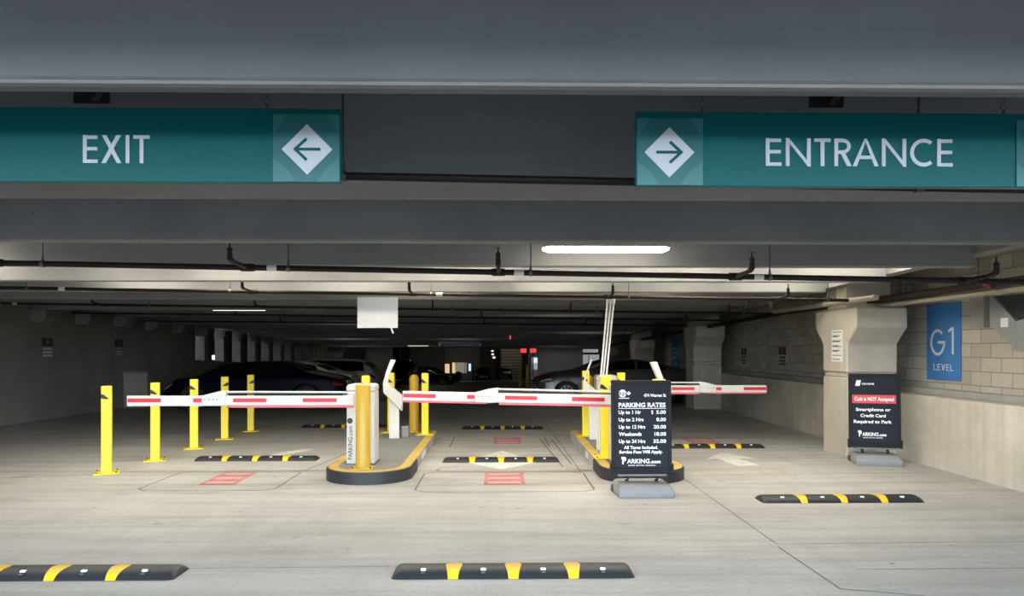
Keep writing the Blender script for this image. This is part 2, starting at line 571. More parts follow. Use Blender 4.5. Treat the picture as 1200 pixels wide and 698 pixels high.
# back-left wall with an arched opening
pts = [(-10.5, gz(44)-.3), (-9.25, gz(44)-.3), (-9.25, 1.15)]
pts += [(-8.55+.7*math.cos(a), 1.15+.62*math.sin(a)) for a in [PI-PI*i/14 for i in range(1, 14)]]
pts += [(-7.85, 1.15), (-7.85, gz(44)-.3), (-6.3, gz(44)-.3), (-6.3, 2.35), (-10.5, 2.35)]
mb = MB()
N = len(pts)
# strips so the concave outline fills properly
mb.box(-10.5, -9.25, 44, 44.3, gz(44)-.3, 2.35)
mb.box(-7.85, -6.3, 44, 44.3, gz(44)-.3, 2.35)
ar = [(-9.25, 1.15)] + pts[3:3+13] + [(-7.85, 1.15)]
for p, q in zip(ar[:-1], ar[1:]):
    mb.prism([p, q, (q[0], 2.35), (p[0], 2.35)], 'y', 44, 44.3)
struct(mb.build('wall_back_left', M['far']))
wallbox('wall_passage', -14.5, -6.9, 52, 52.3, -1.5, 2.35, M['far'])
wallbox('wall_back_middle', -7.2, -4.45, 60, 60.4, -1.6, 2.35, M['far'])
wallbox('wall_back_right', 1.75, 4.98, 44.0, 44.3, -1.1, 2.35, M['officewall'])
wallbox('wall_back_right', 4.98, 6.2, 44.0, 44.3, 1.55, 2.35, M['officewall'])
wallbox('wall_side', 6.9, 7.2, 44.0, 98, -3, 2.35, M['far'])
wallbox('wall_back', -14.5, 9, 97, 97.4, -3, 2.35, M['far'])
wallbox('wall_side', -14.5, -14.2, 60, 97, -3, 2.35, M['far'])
# lit lobby behind the opening at the back right
t = struct(empty('window_1', (5.6, 45.6, -.5)))
MB().box(-.62, .62, 0, .06, 0, 1.75).build('pane', M['litwhite'], t)
MB().box(-.66, -.60, -.04, .1, 0, 2.2).box(.56, .62, -.04, .1, 0, 2.2).box(-.1, -.06, -.04, .1, 0, 1.75).box(-.62, .62, -.04, .1, 1.72, 1.8).build('window_frame', M['darkmetal'], t)
MB().box(-.5, .5, .0, .05, 1.85, 2.2).build('pane', M['litwhite'], t)
wallbox('trim_6', -6.3, 1.75, 45.2, 45.5, 1.67, 2.1, M['far'])  # added drop beam, hides the lamp behind it
wallbox('trim_7', -14.2, 6.9, 84, 84.4, 1.70, 2.1, M['far'])  # second added beam, screens the far-end lamps from view
# block partition by the far cars, office with lit door and window
wallbox('wall_partition', .2, 2.9, 95, 95.3, -2.9, 1.5, M['block'])
wallbox('trim_5', -.95, -.55, 90, 95, -2.9, 2.3, M['far'])
mb = MB()
mb.box(-7.6, -6.75, 92, 92.2, -2.9, 2.3)
mb.box(-6.75, -6.1, 92, 92.2, -.3, 2.3)
mb.box(-6.1, -5.85, 92, 92.2, -2.9, 2.3)
mb.box(-5.85, -3.95, 92, 92.2, -2.9, -1.5)
mb.box(-5.85, -3.95, 92, 92.2, -.1, 2.3)
mb.box(-3.95, -2.4, 92, 92.2, -2.9, 2.3)
struct(mb.build('wall_office', M['officewall']))
t = struct(empty('door_1', (-6.42, 92.05, gz(92)+.03)))
MB().box(-.30, .30, .0, .05, 0, 2.05).build('pane', M['litwarm'], t)
MB().box(-.33, -.28, -.03, .08, 0, 2.1).box(.28, .33, -.03, .08, 0, 2.1).box(-.33, .33, -.03, .08, 2.05, 2.12).build('door_frame', M['darkmetal'], t)
t = struct(empty('window_2', (-4.9, 92.05, -1.5)))
MB().box(-.93, -.5, .02, .06, .02, 1.38).build('pane', M['litwarm'], t)
MB().box(-.5, .93, .02, .06, .02, 1.38).build('pane', emit('office_glass', (.9, .82, .66, 1), .2), t)
MB().box(-.95, .95, -.03, .1, 0, .05).box(-.95, .95, -.03, .1, 1.35, 1.4).box(-.95, -.9, -.03, .1, 0, 1.4).box(.9, .95, -.03, .1, 0, 1.4).box(-.52, -.46, -.03, .1, 0, 1.4).box(.66, .72, -.03, .1, 0, 1.4).build('window_frame', M['darkmetal'], t)

# floor joints and loop cuts (thin sealant lines)
def line_strip(mb, pts, wd, z=.0018):
    for p, q in zip(pts[:-1], pts[1:]):
        p, q = Vector(p), Vector(q)
        d = (q-p).normalized()
        n = Vector((-d.y, d.x))*wd/2
        e = d*wd*.4
        mb.add([(*(p-n-e), z), (*(q-n+e), z), (*(q+n+e), z), (*(p+n-e), z)], [(0, 1, 2, 3)])
mb = MB()
line_strip(mb, [(2.27, 6.03), (2.27, 13)], .010)
line_strip(mb, [(2.25, 5.95), (2.27, 4.9), (2.75, 4.75)], .012)
line_strip(mb, [(2.27, 6.03), (XR, 6.10)], .008)
line_strip(mb, [(2.6, 5.33), (XR, 5.36)], .009)
line_strip(mb, [(-3.4, 5.42), (-.8, 5.46)], .007)
line_strip(mb, [(2.75, 8.72), (XR, 8.9)], .007)
line_strip(mb, [(1.06, 9.6), (.98, 17)], .012)
line_strip(mb, [(-9.5, 9.75), (-2.2, 9.72)], .012)
struct(mb.build('floor_joint', M['cut']))

def loop_cut(pts, label):
    mb = MB()
    line_strip(mb, pts, .016, .0022)
    tag(mb.build('saw_cut_loop', M['cut']), label, 'saw cut')
def cham(x0, x1, y0, y1, c=.12):
    return [(x0+c, y0), (x1-c, y0), (x1, y0+c), (x1, y1-c), (x1-c, y1), (x0+c, y1), (x0, y1-c), (x0, y0+c), (x0+c, y0)]
loop_cut(cham(-.95, 1.08, 8.28, 9.6), 'dark saw-cut outline around the nearer red floor box in the centre lane')
loop_cut(cham(-.80, .82, 11.95, 13.55), 'dark saw-cut outline around the farther red floor box in the centre lane')
loop_cut(cham(-4.1, -2.55, 8.4, 9.72), 'dark saw-cut outline around the red floor box in the exit lane')

loop_cut([(-.55, 10.1), (-.78, 9.95), (-.82, 9.7), (-.6, 9.62), (1.0, 9.60), (1.2, 9.68), (.9, 9.9)], 'rounded saw-cut loop just behind the nearer red floor box in centre lane')
loop_cut([(.72, 13.2), (.86, 10.0)], 'straight saw-cut line left of two along the right island')
loop_cut([(.92, 13.0), (1.0, 10.2)], 'straight saw-cut line right of two along the right island')
loop_cut([(-2.55, 9.72), (-2.28, 11.6)], 'straight saw-cut line along left side of left island')

# ================================================================== hanging signs
def diamond_arrow(par, cx, cz, r, direc, x0, x1, z0, z1):
    MB().box(x0, x1, -.006, 0, z0, z1).build('arrow_tile', M['teal2'], par)
    wd = x1-x0
    for sx in (-1, 1):
        ex = x1 if sx > 0 else x0
        MB().prism([(ex, z0), (ex-sx*wd*.34, z0), (ex-sx*wd*.2, z0+wd*.2), (ex, z0+wd*.36)], 'y', -.0068, -.005).build('tile_facet', M['teal3'], par)
        MB().prism([(ex, z1), (ex-sx*wd*.2, z1), (ex, z1-wd*.3)], 'y', -.0068, -.005).build('tile_facet', M['teal3'], par)
    MB().prism([(cx-r, cz), (cx, cz-r), (cx+r, cz), (cx, cz+r)], 'y', -.010, -.005).build('diamond', M['signwhite'], par)
    mb = MB()
    th = r*.115
    a = r*.53*direc
    mb.prism([(cx-a, cz-th/2), (cx+a*.85, cz-th/2), (cx+a*.85, cz+th/2), (cx-a, cz+th/2)], 'y', -.0125, -.009)
    stroke(mb, [(cx+a*.02, cz+r*.42), (cx+a*.88, cz), (cx+a*.02, cz-r*.42)], th, -.009, .0036)
    mb.build('arrow', M['teal'], par)

def hooks(par, xs, z):
    for x in xs:
        MB().tube([(x, .015, z-.02), (x, .015, z+.02)], .006, 8).tube([(x+.012*math.cos(a), .015, z+.03+.012*math.sin(a)) for a in [i*.5 for i in range(13)]], .0028, 6).tube([(x, .015, z+.04), (x, .015, 3.0-0.0)], .0025, 6).build('hanger', M['rod'], par)

SY = 2.9
zt, zb = 2.532, 2.243
t = thing('hanging_sign', 'long teal hanging sign reading EXIT with left arrow', 'sign', (0, SY, 0))
MB().box(-2.45, -.617, 0, .035, zb, zt).build('panel', M['teal'], t, bevel=.004)
mb = MB()
hh = 2.4235-2.316
px0 = .256/585.0
for ch, a, b in (('E', 285, 415), ('X', 447, 622), ('I', 660, 692), ('T', 727, 870)):
    glyph(mb, ch, -1.607+(a-285)*px0, (b-a)*px0, 2.316, hh, -.001)
mb.build('lettering', M['signwhite'], t)
diamond_arrow(t, -.744, 2.371, .098, -1, -.876, -.620, zb+.004, 2.508)
diamond_arrow(t, -2.32, 2.371, .098, -1, -2.446, -2.19, zb+.004, 2.508)
hooks(t, (-.905, -2.2), zt)

zt2, zb2 = 2.528, 2.235
t = thing('hanging_sign', 'long teal hanging sign reading ENTRANCE with right arrow', 'sign', (0, SY, 0))
MB().box(.536, 2.30, 0, .035, zb2, zt2).build('panel', M['teal'], t, bevel=.004)
mb = MB()
k = (1.788-1.047)/(873-28)
for ch, a, b in (('E', 28, 98), ('N', 118, 230), ('T', 247, 320), ('R', 337, 415), ('A', 420, 537), ('N', 552, 662), ('C', 680, 780), ('E', 803, 873)):
    glyph(mb, ch, 1.047+(a-28)*k, (b-a)*k, 2.3165, .108, -.001)
mb.build('lettering', M['signwhite'], t)
diamond_arrow(t, .666, 2.366, .098, 1, .540, .798, zb2+.004, 2.500)
diamond_arrow(t, 2.172, 2.366, .098, 1, 2.042, 2.296, zb2+.004, 2.500)
hooks(t, (.801, 2.005), zt2)

# dark anchor pockets seen above the signs
for x0, x1, lab in ((-2.08, -1.91, 'EXIT'), (1.545, 1.715, 'ENTRANCE')):
    t = thing('anchor_pocket', 'dark recessed anchor box on the beam above the %s sign' % lab, 'anchor box', (x0, 3.665, 2.80))
    w_ = x1-x0
    MB().box(0, w_, .0, .022, 0, .085).build('box', M['black'], t)
    MB().prism([(w_*.55, .01), (w_*.75, .01), (w_*.98, .07), (w_*.78, .07)], 'y', -.01, .004).build('strap', M['rod'], t)

# ================================================================== sprinkler lines
def sprinkler_row(y, xa, za, xb, zb_, r, rods, heads, label, tags=(), head_dy=-.45, top=3.0, mat='pipe'):
    sl = (zb_-za)/(xb-xa)
    zz = lambda x: za+(x-xa)*sl
    t = thing('sprinkler_pipe', label, 'pipe', (xa, y, za), 0, None)
    L = lambda x, yy, z: (x-xa, yy, z-za)
    mb = MB().tube([L(xa, 0, za), L(xb, 0, zb_)], r, 12)
    mb.build('pipe', M[mat], t, smooth=True)
    for x in rods:
        MB().tube([L(x, 0, zz(x)+r), L(x, 0, top)], .006, 6).tube([L(x-.001, 0, zz(x)+r-.005), L(x, 0, zz(x)+r+.055)], [.014, .008], 8).tube([L(x-.016, 0, zz(x)), L(x+.016, 0, zz(x))], r+.006, 12).build('hanger_rod', M['rod'], t)
    for x in heads:
        z = zz(x)
        mb = MB().tube([L(x-.06, 0, z), L(x+.06, 0, z)], r*1.35, 12)
        pts = [L(x, 0, z), L(x, head_dy*.75, z+.01), L(x, head_dy*.95, z+.03), L(x, head_dy, z+.06), L(x, head_dy, z+.12)]
        mb.tube(pts, r*.72, 10)
        mb.tube([L(x, head_dy*.88, z+.015), L(x, head_dy, z+.03), L(x, head_dy, z+.075)], r*.9, 10)
        mb.tube([L(x, head_dy, z+.09), L(x, head_dy, z+.12)], r*.9, 8)
        mb.tube([L(x, head_dy, z+.12), L(x, head_dy, z+.165)], [r*.35, r*.2], 8)
        mb.lathe([(.004, 0), (.022, .003), (.022, .006), (.004, .009)], 12, L(x, head_dy, z+.162))
        mb.build('sprinkler', M[mat if x < 4 else 'pipe'], t, smooth=True)
    for x in tags:
        MB().tube([L(x, 0, zz(x)), L(x+.09, 0, zz(x+.09))], r+.002, 12, False).build('pipe_label', M['conduit'], t)
    return t
sprinkler_row(3.4, -4, 2.437, 4.6, 2.302, .019, (-3.4, -.712, 1.94), (), 'dark pipe running behind the EXIT and ENTRANCE signs')
sprinkler_row(6.9, -6.5, 2.416, 4.98, 2.224, .027, (-4.195, -1.947, .295, 2.531), (-4.62, -2.324, -.006, 2.21, 4.37), 'brown sprinkler pipe nearest the entrance, hung before the long lit lamp', (-2.14, .14, 2.38))
sprinkler_row(10.4, -9.9, 2.478, 4.93, 2.277, .024, (-6.53, -3.74, -.95, 1.824, 4.64), (-7.2, -3.42, -1.2, 1.53, 3.9), 'second sprinkler pipe from the entrance, carrying the blank white board', (-6.1, -.88))
sprinkler_row(13.9, -9.9, 2.44, 5.3, 2.25, .022, (-9.2, -6.49, -3.65, -.875, 1.844, 4.6), (-7.3, -4.4, -1.2, 1.3, 4.2), 'third sprinkler pipe from the entrance, behind the blank white board', (-9.0,))
sprinkler_row(17.4, -9.9, 2.42, 5.3, 2.26, .022, (-7, -4, -1, 2, 4.5), (-6, -3.2, -.4, 2.4, 4.3), 'fourth sprinkler pipe from the entrance, in the dim bays')
sprinkler_row(20.9, -9.9, 2.36, 5.3, 2.25, .022, (-7, -4, -1, 2, 4.5), (-6, -3.2, -.4, 2.4), 'fifth and farthest sprinkler pipe from the entrance')

# mains running along the right wall
t = thing('fire_main', 'dark fire main running along right wall above the pilasters', 'pipe', (5.45, 6, 2.335))
MB().tube([(.1, 0, 0), (-.02, 8, -.05), (-.05, 30, -.05+gz(36))], .045, 14).build('pipe', M['pipe'], t, smooth=True)
for yy in (2.2, 5.0, 7.8):
    MB().tube([(.06-.01*yy, yy-.05, -.006*yy), (.06-.01*yy, yy+.05, -.006*yy-.001)], .056, 14).build('coupling', M['rustpipe'], t, smooth=True)
for yy in (1.2, 4.0, 7.0, 10):
    MB().tube([(.08-.011*yy, yy, 0), (.08-.011*yy, yy, .33)], .007, 6).build('hanger_rod', M['rod'], t)
MB().tube([(-.22, .9, -.11), (-.22, .8, -.02), (-.28, .6, .18), (-.33, .55, .27)], .025, 10).build('branch', M['pipe'], t, smooth=True)
t = thing('drain_pipe', 'beige drain pipe below the fire main along the right wall', 'pipe', (5.62, 5, 2.26))
MB().tube([(0, 0, 0), (-.02, 5.9, -.03), (-.05, 6.2, -.02), (-.05, 6.35, .1), (-.05, 6.4, .4)], .038, 14).build('pipe', M['pvc'], t, smooth=True)
for yy in (3.6, 5.2):
    MB().tube([(-.005, yy-.03, -.01-yy*.004), (-.005, yy+.03, -.01-yy*.004)], .045, 14).build('coupling', M['pvc'], t, smooth=True)
    MB().tube([(-.005, yy, .03), (-.005, yy, .6)], .006, 6).build('hanger_rod', M['rod'], t)
t = thing('drain_pipe', 'beige pipe end passing left of the near pilaster capital', 'pipe', (5.02, 9.8, 2.30))
MB().tube([(0, 0, -.02), (-.02, 3.6, -.03), (-.02, 3.75, .05), (-.02, 3.8, .55)], .042, 14).build('pipe', M['pvc'], t, smooth=True)
MB().tube([(0, 1.2, -.02), (0, 1.2, .6)], .006, 6).build('hanger_rod', M['rod'], t)

# ================================================================== ceiling lights
def light(loc, label, mat='diffuser', L=1.22, group=None, W=.15):
    t = thing('ceiling_light', label, 'light', loc, 0, group)
    MB().prism([(-W/2-.012, .045), (-W/2+.01, .085), (W/2-.01, .085), (W/2+.012, .045)], 'x', -L/2-.01, L/2+.01).build('housing', M['housing'], t)
    pr = [(-W/2, .047), (-W/2+.02, .008), (-W/2+.045, 0), (W/2-.045, 0), (W/2-.02, .008), (W/2, .047)]
    mb = MB()
    n = len(pr)
    vs = []
    for x, s, dz in ((-L/2, .86, .02), (-L/2+.05, 1, 0), (L/2-.05, 1, 0), (L/2, .86, .02)):
        vs += [(x, p[0]*s, max(p[1], dz)) for p in pr]
    fs = [(i*n+k_, i*n+(k_+1) % n, (i+1)*n+(k_+1) % n, (i+1)*n+k_) for i in range(3) for k_ in range(n)]
    fs += [tuple(range(n))[::-1], tuple(3*n+k_ for k_ in range(n))]
    mb.add(vs, fs).build('diffuser', M[mat], t)
    for x in (-L/2-.005, L/2-.03):
        MB().box(x, x+.035, -W/2-.005, W/2+.005, .036, .05).build('clip', M['housing'], t)
    top = (3.0+gz(loc[1]) if loc[1] < 45 else 2.0)-loc[2]
    for x in (-L*.35, L*.35):
        MB().tube([(x, 0, .08), (x, 0, top)], .006, 6).build('stem', M['rod'], t)
    return t
light((1.035, 7.2, 2.535), 'long lit lamp in the first bay right of centre', 'diffuser_mid')
light((-5.75, 7.2, 2.60), 'lit lamp in the first bay at the far left', 'diffuser_mid')
light((-1.75, 8.52, 2.75), 'lit lamp behind the first beam, over the left island')
light((3.6, 8.52, 2.75), 'lit lamp behind the first beam, over the entrance lane')
light((-4.7, 8.52, 2.75), 'added lit lamp behind the first beam, over the exit lane')  # this lamp and the next two added to brighten the beam faces
light((.9, 8.52, 2.75), 'added lit lamp behind the first beam, over the centre lane')
light((-3.6, 10.3, 2.77), 'added lit lamp hidden in the second bay over exit lane')
light((-.9, 10.3, 2.77), 'lit lamp hidden in the second bay over centre lane')
light((2.7, 10.3, 2.77), 'lit lamp hidden in the second bay over entrance lane')
light((-5.78, 16.6, 2.44), 'thin lit lamp far left beyond the row of bollards', 'diffuser_dim')
light((1.6, 19.0, 2.75), 'added lamp hidden deep in the bays over the grey car', 'diffuser_fill')  # added lamp, brightens the grey car
light((-1.8, 32.9, 2.28), 'added dim lamp in front of the long grey hanging sign', 'diffuser_fill')  # added to light the grey sign from in front
light((-4.6, 42.4, 1.74), 'small distant lit lamp in front of the middle back wall', 'diffuser_dim')
light((1.6, 93.0, 1.82), 'added tiny far lamp over the block partition', 'diffuser_fill', 2.0)  # this and the next lamp added to brighten the far end
light((-4.9, 88, 1.82), 'added tiny far lamp in front of the office', 'diffuser_fill', 2.0)
for x, y, lab in ((-6.6, 8.95, 'left of the bollard row'), (-3.2, 8.95, 'between exit lane and left island'), (-.4, 8.95, 'left half of centre lane'), (2.2, 8.95, 'over the right island'), (4.4, 8.95, 'nearest the right wall')):  # soft lamps added to light this beam face evenly
    light((x, y, 2.75), 'added soft lamp hidden against the second lit beam, '+lab, 'diffuser_mid')
for x, y, lab in ((-5.2, 10.72, 'over the bollard row'), (-2.2, 10.72, 'over the left island'), (.9, 10.72, 'over centre lane'), (4.2, 10.72, 'by the near pilaster')):  # more added lamps, for the face of the following beam
    light((x, y, 2.77), 'added soft lamp hidden against the third lit beam, '+lab, 'diffuser_mid')
light((-1.5, 12.3, 2.77), 'added lamp hidden in the third bay over centre lane', 'diffuser_fill')  # third-bay pair added to lift the deeper beams
light((2.4, 12.3, 2.77), 'added lamp hidden in the third bay over entrance lane', 'diffuser_fill')
light((-4.6, 22.4, 2.68), 'added dim lamp hidden just in front of the parked silver sedan', 'diffuser_fill')  # added fill for the camera side of the silver sedan
light((3.4, 27.7, 2.42), 'added dim lamp over the black car at right', 'diffuser_fill')  # this and the next four lamps added to brighten the dark far zone
light((-6.8, 33.0, 2.26), 'added dim lamp beyond the silver hatchback', 'diffuser_fill')
light((-7.9, 41.6, 1.97), 'added dim lamp in front of the arched opening', 'diffuser_fill')
light((3.3, 41.6, 1.95), 'added dim lamp in front of the back right wall', 'diffuser_fill')
light((-5.6, 55.0, 1.93), 'added dim lamp in front of the middle back wall', 'diffuser_fill', 2.0)
for i, (x, y, z) in enumerate(((-.72, 80, 1.35), (-.62, 72, 1.05), (-.45, 66, .82))):
    o = thing('ceiling_lamp', 'tiny bright lamp, %s of the slanting trio near the far wall' % ('highest', 'middle one', 'lowest')[i], 'light', (x, y, z), 0, 'trio of tiny lamps')
    MB().lathe([(.02, .05), (.1, .03), (.13, -.02), (.09, -.09), (.02, -.11)], 12).build('bulb', M['spark'], o, smooth=True)
    MB().tube([(0, 0, .05), (0, 0, 2.0-z)], .015, 6).build('stem', M['rod'], o)
for i, (x, y, z, h) in enumerate(((-12.6, 30.5, 1.35, .16), (-12.6, 33.0, 1.2, .2), (-12.6, 36.0, 1.0, .16))):
    o = thing('wall_lamp', ('nearest', 'middle', 'farthest')[i]+' small bright lamp seen between the left parapet posts', 'light', (x, y, z), 0, 'lamps beyond the parapet')
    MB().box(-.05, .05, -.05, .05, -h/2, h/2).build('bulb', M['spark'], o)
    MB().tube([(0, 0, h/2), (0, 0, 2.95+gz(y)-z)], .012, 6).build('stem', M['rod'], o)

# ================================================================== blank board
t = thing('hanging_board', 'blank white board hanging from second sprinkler pipe', 'sign', (-1.68, 10.30, 1.883))
MB().box(-.278, .278, 0, .012, 0, .425).build('panel', M['paper'], t)
for x in (-.2, .2):
    MB().tube([(x, .006, .42), (x, .045, .45)], .004, 6).build('hanger', M['rod'], t)
MB().tube([(.19, .0, 0), (.2, 0, -.04), (.215, 0, -.075)], .012, 6).build('tag_end', M['conduit'], t)

# ================================================================== banners and notices
def side_rot(xw):
    # local (x, y, z) drawn facing -Y, turned to face -X
    return lambda p: p
def banner(y_far, y_near, z0, z1, label, lettered=True):
    wd = y_far-y_near
    t = thing('banner', label, 'banner', (XB-.012, y_far, z0), -PI/2)
    h = z1-z0
    MB().box(0, wd, -.004, .006, 0, h).build('panel', M['blue'], t)
    mb = MB()
    if lettered:
        glyph(mb, 'G', wd*.12, wd*.44, h*.317, h*.345, -.004, .105)
        glyph(mb, '1', wd*.66, wd*.15, h*.335, h*.345, -.004, .105)
        xs = wd*.22
        for ch, ww in zip('LEVEL', (.085, .085, .10, .085, .085)):
            glyph(mb, ch, xs, wd*ww, h*.125, h*.085, -.004, .13)
            xs += wd*(ww+.035)
        mb.build('lettering', M['signwhite'], t)
    return t
banner(10.80, 10.0, 1.15, 2.245, 'blue banner reading G1 LEVEL on the block wall')
banner(26.9, 25.7, .85, 2.05, 'dark blue far banner on the right wall beyond second pilaster')

t = thing('wall_notice', 'white printed notice on the near pilaster', 'notice', (5.098, 11.29, 1.40), -PI/2)
MB().box(0, .36, -.004, .001, .0, .475).build('sheet', M['paper'], t)
mb = MB()
for i, zz in enumerate((.44, .385, .37, .31, .295, .235, .22, .165, .15, .09, .03)):
    mb.box(.03, .33-.05*(i % 3), -.0055, -.003, zz, zz+.011)
mb.build('text_lines', M['ink'], t)

def stencil(x, y, z, facing, label, s=1.0):
    rz = PI/2 if facing > 0 else -PI/2
    t = thing('wall_sign', label, 'notice', (x, y, z), rz)
    MB().box(-.20*s, .20*s, -.004, .001, .18*s, .36*s).build('symbol_plate', M['ink'], t)
    MB().prism([(.045*s*math.cos(a*PI/8), .27*s+.055*s*math.sin(a*PI/8)) for a in range(16)], 'y', -.006, -.003).build('symbol', M['redband'], t)
    mb = MB()
    for i in range(3):
        mb.box(-.17*s, .17*s, -.004, .001, (.10-.075*i)*s, (.14-.075*i)*s)
    mb.build('text_lines', M['ink'] if facing < 0 else M['conduit'], t)
stencil(XL, 16.95, 1.47, 1, 'small black and red notice on the left wall nearer the camera')
stencil(XL, 20.1, 1.47, 1, 'small black and red notice on the left wall farther from camera')
stencil(XB, 16.4, 1.28, -1, 'small dark notice on the right block wall nearer the camera')
stencil(XB, 19.0, 1.25, -1, 'small dark notice on the right block wall by second pilaster')

# galvanized duct at the right edge
t = thing('wall_duct', 'galvanized metal duct on the block wall at right edge', 'duct', (XB, 9.45, 1.88))
MB().box(-.09, .0, -.04, .21, 0, .39).build('wall_flange', M['galv'], t)
side = [(9.20, 2.252), (9.15, 2.25), (8.736, 1.925), (8.30, 1.99), (8.30, 1.51), (8.736, 1.57), (9.118, 1.845), (9.20, 1.867)]
MB().prism([(y_-9.45, z_-1.88) for y_, z_ in side], 'x', -.15, -.005).build('transition', M['galv'], t, bevel=.004)
MB().prism([(y_-9.45, z_-1.88) for y_, z_ in ((9.148, 2.25), (8.30, 2.24), (8.30, 1.995), (8.736, 1.93))], 'x', -.11, -.005).build('upper_dark_box', M['darkmetal'], t)  # dark box filling the area above the sloping edge
MB().box(-.154, -.149, -.585, -.455, -.02, .09).build('sticker', M['paper'], t)
MB().box(-.158, -.149, -.722, -.708, -.31, .045).build('seam', M['galv'], t)

# ================================================================== islands
def island(cx, hw, y0, y1, label):
    t = thing('traffic_island', label, 'traffic island', (cx, y0, 0))
    def outline(inset, n=20):
        r = hw-inset
        pts = [(r*math.cos(PI+PI*i/n), hw+r*math.sin(PI+PI*i/n)*1.0) for i in range(n+1)]
        D = y1-y0-inset
        c = .06
        pts += [(r, D-c), (r-c, D), (-r+c, D), (-r, D-c)]
        return pts
    H = .15
    MB().prism(outline(0), 'z', -.02, H-.004).build('curb', M['curb'], t, bevel=.012)
    mb = MB()
    o, i = outline(.004), outline(.125)
    n = len(o)
    vs = [(*p, H-.004) for p in o]+[(*p, H-.004) for p in i]+[(*p, H) for p in o]+[(*p, H) for p in i]
    fs = []
    for k_ in range(n):
        q = (k_+1) % n
        fs += [(2*n+k_, 2*n+q, 3*n+q, 3*n+k_), (k_, q, 2*n+q, 2*n+k_), (n+q, n+k_, 3*n+k_, 3*n+q)]
    mb.add(vs, fs).build('yellow_border', M['yedge'], t)
    MB().prism(outline(.126), 'z', H-.01, H-.0005).build('paving', M['island'], t)
    # black rubber guard round the nose
    mb = MB()
    nn = 24
    a = [(hw+.001)*1.0, (hw+.018)]
    def ring(r):
        p = [(-r, hw+.55)]+[(r*math.cos(PI+PI*i_/nn), hw+r*math.sin(PI+PI*i_/nn)) for i_ in range(nn+1)]+[(r, hw+.55)]
        return p
    i_, o_ = ring(a[0]), ring(a[1])
    n = len(i_)
    vs = [(*p, 0.0) for p in o_]+[(*p, .138) for p in o_]+[(*p, .146) for p in i_]+[(*p, 0.0) for p in i_]
    fs = []
    for k_ in range(n-1):
        fs += [(k_, k_+1, n+k_+1, n+k_), (n+k_, n+k_+1, 2*n+k_+1, 2*n+k_), (2*n+k_, 2*n+k_+1, 3*n+k_+1, 3*n+k_)]
    fs += [(0, n, 2*n, 3*n), (n-1, 4*n-1, 3*n-1, 2*n-1)]
    mb.add(vs, fs).build('nose_guard', M['rubber'], t, smooth=True)
    return t
tI = island(-1.60, .51, 8.73, 13.15, 'left traffic island with yellow border and black rounded nose')
MB().box(.505, .513, 1.75, 2.35, .03, .12).build('patch', M['paper'], tI)
tJ = island(1.77, .51, 8.73, 13.15, 'right traffic island behind the parking rates sign')
MB().box(-.513, -.505, 1.75, 2.05, .03, .12).build('patch', M['paper'], tJ)
IZ = .15

# ================================================================== bollards
def square_bollard(loc, label, h=1.10, wd=.125, flip=1, plate=True, group=None, rz=0):
    t = thing('square_bollard', label, 'bollard', loc, rz, group)
    a = wd/2
    MB().box(-a, a, -a, a, 0, h-.006).build('post', M['yellow'], t, bevel=.010)
    MB().box(-a+.004, a-.004, -a+.004, a-.004, h-.012, h).build('cap', M['yellow'], t, bevel=.004)
    q = .0015
    k_ = flip
    MB().prism([(-a*k_, h-.155), (-a*k_, h-.098), (-a*.55*k_, h-.105), (.0, h-.132), (a*.55*k_, h-.165), (-a*.2*k_, h-.168)], 'y', -a-q, -a+.002).build('reflective_mark', M['black'], t)
    MB().prism([(-a*k_, h-.155), (-a*k_, h-.098), (a*.3*k_, h-.125), (a*k_, h-.15)], 'x', (a-.002) if k_ < 0 else -a+.002, (a+q) if k_ < 0 else -a-q).build('reflective_mark', M['black'], t)
    if plate:
        MB().box(-.145, .145, -.145, .145, 0, .014).build('base_plate', M['yellow'], t, bevel=.003)
        for sx in (-1, 1):
            for sy in (-1, 1):
                MB().lathe([(.012, .012), (.012, .026), (.006, .03)], 8, (sx*.115, sy*.115, 0)).build('bolt', M['rod'], t)
    return t
names = ['nearest of the row of five along the exit lane', 'second nearest of the row of five along the exit lane', 'middle one of the row of five along the exit lane', 'second farthest of the row of five along the exit lane', 'farthest of the row of five along the exit lane']
for i, (x, y, h) in enumerate(((-5.038, 9.624, 1.118), (-4.919, 10.713, 1.111), (-4.886, 11.985, 1.108), (-4.849, 13.219, 1.102), (-4.796, 14.436, 1.09))):
    square_bollard((x, y, 0), 'square yellow bollard, '+names[i], h, .122, -1 if i > 2 else 1, True, 'row of square yellow bollards', .42-.05*i)
square_bollard((-1.246, 12.55, IZ), 'square yellow bollard at the rear right of the left island', 1.034, .115)
square_bollard((-2.0, 11.2, IZ), 'square yellow bollard behind the left barrier cabinet', 1.04, .115, 1)
square_bollard((-1.86, 12.85, IZ), 'square yellow bollard behind the left ticket terminal', 1.03, .115, 1)
square_bollard((1.438, 12.3, IZ), 'square yellow bollard on right island, left of its terminal', 1.08, .115, 1)
square_bollard((1.407, 9.86, IZ), 'square yellow bollard in front, left edge of the right island', 1.075, .115, 1)
square_bollard((1.58, 10.85, IZ), 'square yellow bollard below the white conduits on right island', 1.06, .115, 1)
square_bollard((1.86, 11.3, IZ), 'square yellow bollard just above the rates sign top left', 1.08, .115, 1)
square_bollard((2.02, 9.35, IZ), 'square yellow bollard behind the rates sign under the white blade', 1.06, .15, 1)

